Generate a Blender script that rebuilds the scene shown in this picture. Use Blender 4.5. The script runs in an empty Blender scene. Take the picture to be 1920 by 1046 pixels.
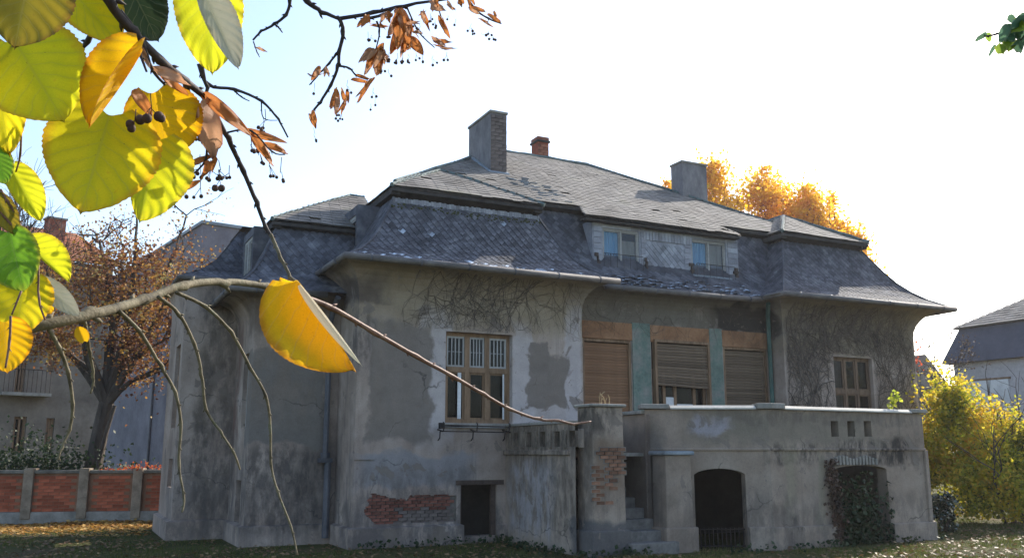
import bpy, bmesh, math, random
import numpy as np
from mathutils import Vector, Matrix, noise as mnoise
R = random.Random(7)
S = bpy.context.scene
COL = S.collection
PI = math.pi

# ------------------------------------------------------------------ camera
EYE = 1.65; F = 1700.0; CX, CY, HOR = 960.0, 523.0, 845.0
PITCH = math.atan((HOR - CY) / F)
cam = bpy.data.cameras.new('camera'); cam.sensor_width = 36; cam.lens = 36 * F / 1920
cam.clip_start = 0.05; cam.clip_end = 3000
co = bpy.data.objects.new('camera', cam); COL.objects.link(co)
co.location = (0, 0, EYE); co.rotation_euler = (PI / 2 + PITCH, 0, 0)
S.camera = co

# ------------------------------------------------------------------ light
SUN_AZ = math.radians(39.6)      # clockwise from the view direction (+Y)
SUN_EL = math.radians(33)
SKY = 0.14; SUNP = 3.7; EXPO = 1.2
W = bpy.data.worlds.new('World'); S.world = W; W.use_nodes = True
nt = W.node_tree; nt.nodes.clear()
sky = nt.nodes.new('ShaderNodeTexSky'); sky.sky_type = 'NISHITA'; sky.sun_disc = False
sky.sun_elevation = SUN_EL; sky.sun_rotation = SUN_AZ; sky.altitude = 100
sky.air_density = 1.0; sky.dust_density = 1.4; sky.ozone_density = 1.0
bg = nt.nodes.new('ShaderNodeBackground'); bg.inputs[1].default_value = SKY
wo = nt.nodes.new('ShaderNodeOutputWorld')
nt.links.new(sky.outputs[0], bg.inputs[0]); nt.links.new(bg.outputs[0], wo.inputs[0])
sl = bpy.data.lights.new('sun', 'SUN'); sl.energy = SUNP; sl.angle = math.radians(0.53); sl.color = (1, .93, .82)
so = bpy.data.objects.new('sun', sl); COL.objects.link(so)
sd = Vector((math.sin(SUN_AZ) * math.cos(SUN_EL), math.cos(SUN_AZ) * math.cos(SUN_EL), math.sin(SUN_EL)))
so.rotation_euler = sd.to_track_quat('Z', 'Y').to_euler(); so.location = sd * 60
S.view_settings.view_transform = 'Standard'; S.view_settings.look = 'None'
S.view_settings.exposure = EXPO; S.view_settings.gamma = 1
S.view_settings.use_curve_mapping = False

# ------------------------------------------------------------------ measuring helpers
def ray(x, y):
    a = (x - CX) / F; b = -(y - CY) / F
    return Vector((a, math.cos(PITCH) - b * math.sin(PITCH), math.sin(PITCH) + b * math.cos(PITCH)))
EYEV = Vector((0, 0, EYE))
def at(x, y, dist):                      # a point that far from the eye
    return EYEV + ray(x, y).normalized() * dist
def onz(x, y, z=0.0):
    d = ray(x, y); return EYEV + d * ((z - EYE) / d.z)
def ony(x, y, Y):
    d = ray(x, y); return EYEV + d * (Y / d.y)
TH = math.radians(26.3707)               # the villa's front runs this far off the picture plane
UX = Vector((math.cos(TH), math.sin(TH), 0)); UY = Vector((-math.sin(TH), math.cos(TH), 0))
ORG = onz(651, 1030) + .1 * UX + .1 * UY # front left corner of the villa's main wall
def loc(p):
    q = p - ORG; return Vector((q.dot(UX), q.dot(UY), p.z))
def glo(l): return Vector((ORG.x, ORG.y, 0)) + UX * l[0] + UY * l[1] + Vector((0, 0, l[2]))
def fY(x, y, Y):                         # pixel -> villa coordinates on the vertical plane Y
    d = ray(x, y); return loc(EYEV + d * ((Y - (EYEV - ORG).dot(UY)) / d.dot(UY)))
def fX(x, y, X):
    d = ray(x, y); return loc(EYEV + d * ((X - (EYEV - ORG).dot(UX)) / d.dot(UX)))

# ------------------------------------------------------------------ object helpers
def tag(o, label=None, cat=None, group=None, kind=None):
    if label: o['label'] = label
    if cat: o['category'] = cat
    if group: o['group'] = group
    if kind: o['kind'] = kind
    return o
def empty(name, label, cat, location=(0, 0, 0), rz=0, group=None):
    o = bpy.data.objects.new(name, None); COL.objects.link(o); o.location = location; o.rotation_euler.z = rz
    o.empty_display_size = .2
    return tag(o, label, cat, group)
class MB:
    def __init__(s): s.v = []; s.f = []; s.uv = None
    def add(s, vs, fs):
        n = len(s.v); s.v += [tuple(p) for p in vs]; s.f += [tuple(i + n for i in f) for f in fs]; return s
    def quad(s, a, b, c, d): return s.add((a, b, c, d), ((0, 1, 2, 3),))
    def box(s, x0, x1, y0, y1, z0, z1):
        return s.add([(x0, y0, z0), (x1, y0, z0), (x1, y1, z0), (x0, y1, z0), (x0, y0, z1), (x1, y0, z1), (x1, y1, z1), (x0, y1, z1)],
                     [(3, 2, 1, 0), (4, 5, 6, 7), (0, 1, 5, 4), (1, 2, 6, 5), (2, 3, 7, 6), (3, 0, 4, 7)])
    def hexa(s, p):
        return s.add(p, [(3, 2, 1, 0), (4, 5, 6, 7), (0, 1, 5, 4), (1, 2, 6, 5), (2, 3, 7, 6), (3, 0, 4, 7)])
    def tube(s, path, rad, n=6, cap=True):
        path = [Vector(p) for p in path]
        if not hasattr(rad, '__len__'): rad = [rad] * len(path)
        prev = None; rings = []
        for i, p in enumerate(path):
            t = (path[min(i + 1, len(path) - 1)] - path[max(i - 1, 0)])
            t = t.normalized() if t.length > 1e-9 else Vector((0, 0, 1))
            if prev is None:
                a = t.cross(Vector((0, 0, 1)) if abs(t.z) < .9 else Vector((1, 0, 0))).normalized()
            else:
                a = prev - t * prev.dot(t); a = a.normalized() if a.length > 1e-6 else t.orthogonal().normalized()
            prev = a; b = t.cross(a)
            rings.append([p + (a * math.cos(2 * PI * k / n) + b * math.sin(2 * PI * k / n)) * rad[i] for k in range(n)])
        vs = [q for r in rings for q in r]; fs = []
        for i in range(len(path) - 1):
            for k in range(n):
                k2 = (k + 1) % n; fs.append((i * n + k, i * n + k2, (i + 1) * n + k2, (i + 1) * n + k))
        if cap and n > 2:
            fs.append(tuple(reversed(range(n)))); m = (len(path) - 1) * n; fs.append(tuple(m + k for k in range(n)))
        return s.add(vs, fs)
    def ball(s, c, r, n=8, m=5, sq=1):
        c = Vector(c); vs = [c + Vector((0, 0, r * sq))]; fs = []
        for i in range(1, m):
            for k in range(n):
                a = PI * i / m; b = 2 * PI * k / n
                vs.append(c + Vector((r * math.sin(a) * math.cos(b), r * math.sin(a) * math.sin(b), r * sq * math.cos(a))))
        vs.append(c - Vector((0, 0, r * sq)))
        for k in range(n): fs.append((0, 1 + k, 1 + (k + 1) % n))
        for i in range(m - 2):
            for k in range(n):
                a = 1 + i * n; fs.append((a + k, a + n + k, a + n + (k + 1) % n, a + (k + 1) % n))
        l = len(vs) - 1; a = 1 + (m - 2) * n
        for k in range(n): fs.append((l, a + (k + 1) % n, a + k))
        return s.add(vs, fs)
    def mesh(s, name, m, smooth=False):
        me = bpy.data.meshes.new(name); me.from_pydata(s.v, [], s.f)
        if m: me.materials.append(m)
        if s.uv:
            uvl = me.uv_layers.new(name='UVMap')
            li = np.array([v for f in s.f for v in f]); u = np.array(s.uv)[li].astype(np.float32)
            uvl.data.foreach_set('uv', u.ravel())
        if smooth: me.polygons.foreach_set('use_smooth', [True] * len(me.polygons))
        me.update(); return me
    def build(s, name, m, parent=None, smooth=False, kind=None, bevel=0):
        o = bpy.data.objects.new(name, s.mesh(name, m, smooth)); COL.objects.link(o)
        if parent: o.parent = parent
        if kind: o['kind'] = kind
        if bevel:
            b = o.modifiers.new('b', 'BEVEL'); b.width = bevel; b.segments = 2; b.limit_method = 'ANGLE'
        return o
def inst(name, me, parent, mtx):
    o = bpy.data.objects.new(name, me); COL.objects.link(o); o.parent = parent; o.matrix_local = mtx; return o

# ------------------------------------------------------------------ materials
class NT:
    def __init__(s, name):
        s.m = bpy.data.materials.new(name); s.m.use_nodes = True; s.t = s.m.node_tree; s.t.nodes.clear()
        s.out = s.n('ShaderNodeOutputMaterial')
    def n(s, ty, **k):
        o = s.t.nodes.new(ty)
        for a, b in k.items(): setattr(o, a, b)
        return o
    def l(s, a, b): s.t.links.new(a, b)
    def put(s, sock, v):
        if hasattr(v, 'links') or hasattr(v, 'is_linked'): s.l(v, sock)
        else: sock.default_value = v
    def math(s, op, a, b=0.0, c=None, clamp=False):
        o = s.n('ShaderNodeMath', operation=op, use_clamp=clamp); s.put(o.inputs[0], a); s.put(o.inputs[1], b)
        if c is not None: s.put(o.inputs[2], c)
        return o.outputs[0]
    def vmath(s, op, a, b):
        o = s.n('ShaderNodeVectorMath', operation=op); s.put(o.inputs[0], a); s.put(o.inputs[1], b); return o.outputs[0]
    def coord(s, kind='Object', sc=None):
        o = s.n('ShaderNodeTexCoord').outputs[kind]
        return s.vmath('MULTIPLY', o, sc) if sc else o
    def noise(s, vec, scale, detail=6, rough=.6, dist=0, col=False):
        o = s.n('ShaderNodeTexNoise'); s.l(vec, o.inputs['Vector']); o.inputs['Scale'].default_value = scale
        o.inputs['Detail'].default_value = detail; o.inputs['Roughness'].default_value = rough; o.inputs['Distortion'].default_value = dist
        return o.outputs['Color' if col else 'Fac']
    def ramp(s, fac, stops):
        o = s.n('ShaderNodeValToRGB'); s.put(o.inputs[0], fac); e = o.color_ramp.elements
        while len(e) < len(stops): e.new(.5)
        for i, (p, c) in enumerate(stops):
            e[i].position = p; e[i].color = (*c, 1) if len(c) == 3 else c
        return o.outputs[0]
    def mix(s, f, a, b, mode='MIX'):
        o = s.n('ShaderNodeMix', data_type='RGBA', blend_type=mode); s.put(o.inputs[0], f)
        for sock, v in ((o.inputs[6], a), (o.inputs[7], b)):
            s.put(sock, (*v, 1) if isinstance(v, tuple) and len(v) == 3 else v)
        return o.outputs[2]
    def maprange(s, v, a, b, c=0., d=1., smooth=True):
        o = s.n('ShaderNodeMapRange', interpolation_type='SMOOTHSTEP' if smooth else 'LINEAR')
        s.put(o.inputs[0], v); o.inputs[1].default_value = a; o.inputs[2].default_value = b; o.inputs[3].default_value = c; o.inputs[4].default_value = d
        return o.outputs[0]
    def bump(s, h, strength=.3, dist=.02):
        o = s.n('ShaderNodeBump'); s.l(h, o.inputs['Height']); o.inputs['Strength'].default_value = strength; o.inputs['Distance'].default_value = dist
        return o.outputs[0]
    def principled(s, col, rough=.85, normal=None, spec=.3, metal=0):
        o = s.n('ShaderNodeBsdfPrincipled'); s.put(o.inputs['Base Color'], (*col, 1) if isinstance(col, tuple) and len(col) == 3 else col)
        s.put(o.inputs['Roughness'], rough); o.inputs['Specular IOR Level'].default_value = spec; o.inputs['Metallic'].default_value = metal
        if normal is not None: s.l(normal, o.inputs['Normal'])
        return o.outputs[0]
    def done(s, sh): s.l(sh, s.out.inputs[0]); return s.m
def simple(name, cols, scale=4, rough=.85, bump=.25, bscale=60, stretch=(1, 1, 1), spec=.25, island=0, metal=0, bdist=.01):
    t = NT(name); v = t.coord('Object', stretch); n = t.noise(v, scale, 8, .65)
    k = len(cols); c = t.ramp(n, [(.3 + .4 * i / max(1, k - 1), cc) for i, cc in enumerate(cols)])
    n2 = t.noise(v, scale * 7, 4, .7)
    c = t.mix(.55, c, t.ramp(n2, [(.3, (.72,) * 3), (.7, (1.15,) * 3)]), 'MULTIPLY')
    c = t.mix(.8, c, t.ramp(t.noise(v, scale * .24, 5, .6), [(.3, (.74, .75, .74)), (.5, (1, 1, 1)), (.7, (1.16, 1.15, 1.13))]), 'MULTIPLY')
    if island:
        g = t.n('ShaderNodeNewGeometry').outputs['Random Per Island']; oi = t.n('ShaderNodeObjectInfo').outputs['Random']
        r = t.math('FRACT', t.math('ADD', g, oi))
        c = t.mix(1.0, c, t.ramp(r, [(0, (1 - island,) * 3), (.5, (1, 1, 1)), (1, (1 + island,) * 3)]), 'MULTIPLY')
    b = t.bump(t.noise(v, bscale, 5, .7), bump, bdist)
    return t.done(t.principled(c, rough, b, spec, metal))
def plaster(name, base, stains, bscale=1.0):
    """weathered render: base tones, blotches, rain streaks, then marks with a place of their own"""
    t = NT(name); v = t.coord('Object')
    big = t.noise(v, .9, 8, .62); mid = t.noise(v, 3.5, 8, .68); fine = t.noise(v, 42, 5, .75)
    c = t.ramp(big, [(.28, base[0]), (.45, base[1]), (.58, base[2]), (.74, base[3])])
    c = t.mix(.75, c, t.ramp(mid, [(.28, (.74, .73, .73)), (.5, (1, 1, 1)), (.72, (1.16, 1.15, 1.16))]), 'MULTIPLY')
    st = t.noise(t.coord('Object', (2.6, 2.6, .22)), 2.2, 7, .65)
    c = t.mix(t.maprange(st, .52, .76, 0, .5), c, (.075, .067, .063))
    wn = t.vmath('SUBTRACT', t.noise(v, 1.9, 4, .52, 0, True), (.5, .5, .5))
    wp = t.vmath('ADD', v, t.vmath('MULTIPLY', wn, (.6, .6, .6)))
    hsum = None
    for (ctr, half, col, amt, soft, brk) in stains:
        d = t.vmath('DIVIDE', t.n_abs(t.vmath('SUBTRACT', wp, ctr)), half)
        sx = t.n('ShaderNodeSeparateXYZ'); t.l(d, sx.inputs[0])
        m = t.math('MAXIMUM', t.math('MAXIMUM', sx.outputs[0], sx.outputs[1]), sx.outputs[2])
        k = t.maprange(m, 1.0 + soft, 1.0 - soft, 0, amt)
        if brk: k = t.math('MULTIPLY', k, t.maprange(t.noise(t.coord('Object', (1, 1, .4)), brk, 7, .7), .36, .6))
        c = t.mix(k, c, t.mix(.6, col, t.ramp(mid, [(.3, (.75,) * 3), (.7, (1.2,) * 3)]), 'MULTIPLY'))
    c = t.mix(.5, c, t.ramp(fine, [(.3, (.74,) * 3), (.7, (1.2,) * 3)]), 'MULTIPLY')
    # flaked skin: the coat has come away in small ragged islands
    fl_ = t.maprange(t.noise(v, 2.1, 9, .6, .6), .60, .622, 0, .8); fl2 = t.maprange(t.noise(v, 6.5, 7, .65, .4), .645, .66, 0, .7)
    fk = t.math('MAXIMUM', fl_, fl2)
    c = t.mix(fk, c, t.mix(.6, (.20, .165, .14), t.ramp(mid, [(.3, (.75,) * 3), (.7, (1.25,) * 3)]), 'MULTIPLY'))
    # hairline cracks
    vo = t.n('ShaderNodeTexVoronoi', feature='DISTANCE_TO_EDGE'); t.l(wp, vo.inputs['Vector']); vo.inputs['Scale'].default_value = .8
    ck = t.math('MULTIPLY', t.maprange(vo.outputs[0], .012, .002), t.maprange(big, .5, .62))
    c = t.mix(t.math('MULTIPLY', ck, .6), c, (.04, .038, .036))
    h = t.math('SUBTRACT', t.math('ADD', t.math('MULTIPLY', fine, .4), t.math('MULTIPLY', mid, 1.1)), t.math('MULTIPLY', fk, .5))
    return t.done(t.principled(c, .93, t.bump(h, .45, .025 * bscale), .15))
def _abs(self, a):
    o = self.n('ShaderNodeVectorMath', operation='ABSOLUTE'); self.l(a, o.inputs[0]); return o.outputs[0]
NT.n_abs = _abs
def leafmat(name, main, green, edge, trans=.55, under=None, spots=0.5):
    t = NT(name); uv = t.coord('UV'); sx = t.n('ShaderNodeSeparateXYZ'); t.l(uv, sx.inputs[0])
    s_ = t.math('ABSOLUTE', t.math('MULTIPLY_ADD', sx.outputs[0], 2, -1)); tt = sx.outputs[1]
    q = t.math('SUBTRACT', t.math('MULTIPLY', tt, 7.0), t.math('MULTIPLY', s_, 2.3))
    q = t.math('ADD', q, t.math('MULTIPLY_ADD', t.noise(uv, 3.5, 3, .5), .9, -.45))
    pp = t.math('PINGPONG', q, .5)
    vein = t.maprange(pp, .0, .085, 1, 0); halo = t.maprange(pp, .0, .4, 1, 0)
    mid = t.maprange(s_, .0, .045, 1, 0); halom = t.maprange(s_, 0, .3, 1, 0)
    veins = t.math('MAXIMUM', vein, mid); hal = t.math('MAXIMUM', t.math('MULTIPLY', halo, .38), t.math('MULTIPLY', halom, .7))
    fine = t.noise(t.vmath('MULTIPLY', uv, (1, 1.2, 1)), 60, 3, .6)
    nz = t.noise(uv, 3.2, 7, .65); n2 = t.noise(uv, 9, 6, .7)
    c = t.mix(t.math('MULTIPLY', t.math('ADD', hal, t.math('MULTIPLY', nz, 1.3)), .66, None, True), main, green)
    c = t.mix(t.maprange(t.math('ADD', s_, t.math('MULTIPLY', nz, .5)), 1.0, 1.30, 0, .95), c, edge)
    c = t.mix(t.maprange(t.math('ADD', tt, t.math('MULTIPLY', nz, .4)), 1.02, 1.3, 0, .75), c, edge)
    c = t.mix(t.math('MULTIPLY', t.maprange(n2, .60, .70), spots), c, edge)
    c = t.mix(.4, c, t.ramp(fine, [(.35, (.85,) * 3), (.65, (1.12,) * 3)]), 'MULTIPLY')
    ct = t.mix(t.math('MULTIPLY', veins, .2), c, (.10, .09, .012))
    cf = t.mix(t.math('MULTIPLY', veins, .22), c, t.mix(.5, c, (.8, .75, .5)))
    if under:
        bf = t.n('ShaderNodeNewGeometry').outputs['Backfacing']; cf = t.mix(bf, cf, under)
    h = t.math('ADD', t.math('MULTIPLY', veins, -.7), t.math('MULTIPLY', n2, .6))
    b = t.bump(h, .28, .0015)
    sp_ = t.maprange(t.noise(uv, 24, 3, .6), .70, .74, 0, .8); cf = t.mix(sp_, cf, (.12, .06, .02)); ct = t.mix(sp_, ct, (.10, .045, .012))
    p = t.principled(cf, .6, b, .25)
    tr = t.n('ShaderNodeBsdfTranslucent'); t.l(ct, tr.inputs[0])
    mx = t.n('ShaderNodeMixShader'); mx.inputs[0].default_value = trans; t.l(p, mx.inputs[1]); t.l(tr.outputs[0], mx.inputs[2])
    return t.done(mx.outputs[0])
def foliage(name, cols, trans=.5, nscale=.9, nk=1.3):
    t = NT(name); g = t.n('ShaderNodeNewGeometry').outputs['Random Per Island']
    n = t.noise(t.coord('Object'), nscale, 4, .6)
    f = t.math('MULTIPLY_ADD', g, .55, t.math('MULTIPLY_ADD', n, nk, .23 - nk / 2))
    c = t.ramp(f, [(.08 + .84 * i / (len(cols) - 1), cc) for i, cc in enumerate(cols)])
    p = t.principled(c, .6, None, .3); tr = t.n('ShaderNodeBsdfTranslucent'); t.l(c, tr.inputs[0])
    mx = t.n('ShaderNodeMixShader'); mx.inputs[0].default_value = trans; t.l(p, mx.inputs[1]); t.l(tr.outputs[0], mx.inputs[2])
    return t.done(mx.outputs[0])
def glassmat(name, tint=(.6, .65, .7), refl=.35, rough=.06):
    t = NT(name); gl = t.n('ShaderNodeBsdfGlossy'); gl.inputs[1].default_value = rough; gl.inputs[0].default_value = (.85, .9, .95, 1)
    n = t.bump(t.noise(t.coord('Object'), 3, 3, .5), .08, .02); t.l(n, gl.inputs['Normal'])
    tr = t.n('ShaderNodeBsdfTransparent'); tr.inputs[0].default_value = (*tint, 1)
    df = t.n('ShaderNodeBsdfDiffuse'); df.inputs[0].default_value = (.10, .10, .105, 1)
    dn = t.noise(t.coord('Object'), 5, 6, .7)
    m1 = t.n('ShaderNodeMixShader'); t.l(t.maprange(dn, .4, .8, .0, .10), m1.inputs[0]); t.l(tr.outputs[0], m1.inputs[1]); t.l(df.outputs[0], m1.inputs[2])
    m2 = t.n('ShaderNodeMixShader'); m2.inputs[0].default_value = refl; t.l(m1.outputs[0], m2.inputs[1]); t.l(gl.outputs[0], m2.inputs[2])
    return t.done(m2.outputs[0])

MORTAR = (.195, .165, .142); PALE = (.46, .415, .405); BLACK = (.028, .027, .027); OCHRE = (.24, .19, .115); BRK = (.20, .085, .055)
base = [(.245, .188, .155), (.335, .265, .222), (.405, .332, .282), (.46, .388, .34)]
villa_stains = [
    # centre, half size, colour, amount, edge softness, break-up scale
    ((2.4, 0, 4.75), (2.6, .7, .75), OCHRE, .75, .35, 0),
    ((12.2, 0, 4.7), (2.5, .9, .8), (.20, .165, .11), .8, .35, 0),
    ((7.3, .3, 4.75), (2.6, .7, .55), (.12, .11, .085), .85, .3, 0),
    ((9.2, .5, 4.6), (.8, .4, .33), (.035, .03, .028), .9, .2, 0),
    ((1.5, 0, 3.0), (.36, .4, 1.15), PALE, .8, .25, 0),
    ((3.3, 0, 3.0), (.22, .4, 1.0), PALE, .8, .25, 0),
    ((4.45, 0, 3.1), (.18, .4, 1.3), PALE, .8, .3, 0),
    ((3.85, 0, 2.35), (.75, .4, .3), PALE, .6, .3, 0),
    ((.82, 0, 2.9), (.62, .5, 1.08), MORTAR, .95, .07, 0),
    ((3.85, 0, 2.98), (.48, .5, .52), MORTAR, .95, .06, 0),
    ((3.68, 0, 3.5), (.25, .5, .3), MORTAR, .95, .1, 0),
    ((1.2, 0, 1.3), (1.1, .4, .28), (.24, .235, .245), .8, .2, 0),
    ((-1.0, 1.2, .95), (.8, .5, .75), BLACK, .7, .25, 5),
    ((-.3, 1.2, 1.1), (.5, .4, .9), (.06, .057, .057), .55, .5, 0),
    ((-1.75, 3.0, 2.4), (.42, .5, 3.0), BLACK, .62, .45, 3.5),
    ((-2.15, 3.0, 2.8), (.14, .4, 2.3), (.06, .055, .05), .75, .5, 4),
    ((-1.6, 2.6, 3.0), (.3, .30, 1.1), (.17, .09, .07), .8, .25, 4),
    ((-1.0, 1.2, 2.6), (.75, .5, .85), (.17, .155, .14), .9, .05, 0),
    ((2.4, 0, .3), (3.2, .5, .42), (.10, .098, .10), .7, .3, 6),
    ((1.0, 0, .55), (1.3, .5, .75), (.13, .108, .10), .75, .45, 4),
    ((-1.2, 2.0, 3.2), (1.6, 2.5, .9), (.23, .18, .14), .5, .5, 3),
    ((2.3, 0, 4.2), (2.5, .6, .35), (.33, .27, .19), .5, .5, 3),
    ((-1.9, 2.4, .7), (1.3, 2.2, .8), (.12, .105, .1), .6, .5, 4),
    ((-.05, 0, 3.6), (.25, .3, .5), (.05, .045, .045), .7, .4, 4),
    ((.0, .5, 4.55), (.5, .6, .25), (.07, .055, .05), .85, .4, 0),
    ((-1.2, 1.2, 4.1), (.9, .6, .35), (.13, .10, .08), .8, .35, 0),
]
M_PL = plaster('villa_plaster', base, villa_stains)
terr_stains = [
    ((2.95, -1.6, 1.1), (.4, 1.3, .85), BLACK, .55, .3, 6),
    ((2.95, -1.0, .8), (.3, .8, .6), (.34, .32, .33), .8, .3, 5),
    ((2.95, -1.3, 1.95), (.3, 1.6, .35), (.06, .055, .045), .75, .4, 7),
    ((4.45, -2.0, 1.3), (.3, .8, .8), (.10, .095, .09), .7, .3, 0),
    ((8.9, -3.3, 1.62), (1.2, .4, .22), BLACK, .9, .35, 5),
    ((7.0, -3.3, 1.6), (.6, .4, .2), BLACK, .7, .35, 6),
    ((7.2, -3.3, 2.1), (1.9, .5, .3), (.19, .165, .13), .8, .4, 0),
    ((6.8, -3.3, 1.1), (.13, .5, .6), (.27, .235, .17), .7, .5, 0),
    ((7.6, -3.3, 1.0), (.1, .5, .6), (.27, .235, .17), .7, .5, 0),
    ((6.8, -3.3, .3), (.18, .5, .3), BLACK, .85, .35, 5),
    ((5.5, -2.8, 2.1), (.3, .5, .12), (.33, .31, .34), .8, .4, 0),
    ((8.2, -3.3, .35), (2.6, .6, .5), (.14, .115, .1), .6, .45, 4),
    ((5.6, -2.9, .5), (1.0, .8, .5), (.14, .115, .1), .5, .45, 4),
    ((8, -3.3, 2.28), (2.8, .6, .14), (.12, .1, .085), .6, .5, 7),
    ((3.45, -2.9, 1.4), (.3, .4, .4), (.20, .14, .10), .8, .3, 0),
    ((3.4, -2.9, .2), (.6, .5, .35), (.09, .09, .095), .85, .2, 0),
    ((3.3, -2.9, 2.2), (.25, .5, .25), BLACK, .7, .35, 5),
]
base_t = [(.21, .162, .128), (.285, .225, .178), (.34, .275, .222), (.385, .32, .262)]
M_TER = plaster('terrace_plaster', base_t, terr_stains)
M_MORT = simple('mortar_joint', [(.10, .09, .08), (.22, .2, .18)], 6, .95, .5, 50)
M_BRICK = simple('old_brick', [(.14, .045, .028), (.23, .075, .045), (.30, .13, .085), (.34, .24, .19)], 2.5, .92, .4, 60, island=.45)
M_BRICKR = simple('red_cellar_brick', [(.09, .058, .05), (.165, .06, .045), (.21, .085, .062), (.28, .19, .165)], 3.2, .92, .4, 60, island=.35)
M_BRICKO = simple('brown_brick', [(.13, .068, .045), (.20, .10, .062), (.25, .165, .12)], 2.5, .92, .4, 60, island=.4)
M_BRICKC = simple('sooty_brick', [(.10, .082, .078), (.155, .125, .115), (.20, .165, .15)], 2.5, .92, .4, 60, island=.22)
M_BRICKF = simple('fence_brick', [(.22, .06, .034), (.36, .10, .052), (.43, .15, .085)], 1.4, .9, .3, 60, island=.34)
M_SLATE = simple('mansard_slate', [(.045, .046, .056), (.075, .077, .092), (.11, .113, .132), (.17, .172, .185)], 2.6, .85, .4, 30, island=.34)
M_SLATER = simple('weathered_roof_slate', [(.115, .104, .096), (.175, .16, .146), (.235, .214, .195), (.175, .165, .128)], 1.3, .9, .4, 40, island=.15)
M_SLATEP = simple('pale_slate', [(.30, .35, .43), (.44, .50, .58)], 3, .7, .25, 30, island=.3)
M_SLATED = simple('dormer_slate', [(.215, .22, .255), (.30, .31, .35), (.38, .39, .43)], 3, .75, .25, 30, island=.25)
M_DARKW = simple('dark_fascia', [(.035, .032, .032), (.075, .068, .065)], 5, .9, .3, 40)
M_LEAD = simple('lead_flashing', [(.16, .19, .22), (.28, .32, .36)], 4, .6, .2, 30)
M_RIDGE = simple('ridge_copper', [(.06, .10, .10), (.13, .17, .165), (.22, .23, .21)], 4, .8, .3, 40)
M_MOSS = simple('moss', [(.05, .055, .03), (.10, .105, .05)], 12, .95, .8, 80)
M_GUT = simple('zinc_gutter', [(.085, .075, .072), (.15, .135, .128), (.21, .19, .178)], 3, .75, .2, 30, spec=.25, stretch=(1, 1, 3))
M_IRON = simple('rusty_iron', [(.012, .011, .012), (.04, .03, .026)], 8, .8, .3, 60)
M_PIPE = simple('grey_pipe', [(.06, .063, .075), (.12, .122, .14)], 3, .6, .2, 40, spec=.4)
M_TEAL = simple('teal_pipe', [(.035, .085, .075), (.07, .14, .12)], 4, .7, .2, 40)
M_GREEN = simple('peeling_green_paint', [(.10, .125, .11), (.13, .185, .155), (.20, .215, .19), (.26, .24, .21)], 3.2, .9, .4, 40)
M_WOOD = simple('window_wood', [(.13, .082, .05), (.24, .15, .088), (.30, .20, .125)], 3, .75, .3, 50, stretch=(3, 3, .5))
M_WOODD = simple('dark_window_wood', [(.09, .06, .042), (.17, .11, .072), (.22, .15, .10)], 3, .8, .3, 50, stretch=(3, 3, .5))
M_WOODP = simple('pale_window_wood', [(.28, .275, .26), (.42, .41, .40)], 3, .75, .3, 50)
M_SHUT = simple('brown_shutter', [(.19, .098, .05), (.25, .13, .068), (.29, .16, .09)], 1.4, .75, .15, 50, stretch=(.5, 1, 2), island=.10)
M_SHUTO = simple('old_brown_shutter', [(.12, .082, .055), (.17, .12, .08), (.22, .155, .105)], 2, .8, .3, 50, stretch=(.5, 1, 2), island=.35)
M_BOARD = simple('orange_lintel_board', [(.17, .085, .045), (.30, .155, .08), (.35, .20, .115)], 2.6, .9, .5, 30)
M_WHITE = simple('white_board', [(.55, .55, .55), (.7, .7, .7)], 4, .7, .1, 40)
M_CREAM = simple('dirty_cream_curtain', [(.34, .27, .2), (.5, .43, .34)], 2.5, .9, .2, 30, stretch=(4, 4, .3))
M_BLUEC = simple('reflected_sky_blue', [(.22, .45, .66), (.40, .66, .82)], 2, .9, .2, 30, stretch=(6, 6, .3))  # blue of the sky mirrored in the dormer panes, put into a sheet
M_CONC = simple('weathered_concrete', [(.16, .15, .135), (.26, .245, .22), (.33, .31, .28)], 4, .95, .5, 50)
M_CAPL = simple('sunlit_rim_coping', [(.44, .41, .36), (.56, .53, .47)], 4, .9, .4, 50)  # pale tone puts the parapet's sunlit rim into the colour
M_STONE = simple('stair_stone', [(.09, .085, .08), (.16, .15, .14), (.22, .205, .19)], 5, .9, .4, 60)
M_DARKIN = simple('unlit_interior', [(.02, .018, .016), (.04, .036, .032)], 3, .95, .2, 30)  # near-black colour carries the shade of the closed rooms
M_GLASS = glassmat('window_glass', refl=.014)
M_GLASSB = glassmat('dormer_glass', refl=.04)
M_VINE = simple('bare_vine_stem', [(.075, .06, .05), (.135, .11, .09)], 8, .9, .3, 60)
M_BARK = simple('rough_bark', [(.035, .028, .024), (.075, .062, .052), (.12, .10, .085)], 6, .95, .9, 30, stretch=(1, 1, .25), bdist=.03)
M_BARKL = simple('pale_bark', [(.16, .14, .12), (.30, .27, .235)], 6, .9, .6, 30, stretch=(1, 1, .3))
M_TWIG = simple('olive_twig_bark', [(.05, .042, .028), (.12, .098, .058), (.19, .16, .10), (.13, .135, .085)], 45, .75, .7, 160, bdist=.003)
M_TWIGR = simple('reddish_twig_bark', [(.12, .055, .042), (.22, .12, .085), (.33, .22, .16)], 60, .6, .4, 300, bdist=.002)
M_TWIGD = simple('dark_twig_bark', [(.03, .024, .026), (.07, .055, .05)], 60, .7, .4, 300, bdist=.002)

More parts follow.
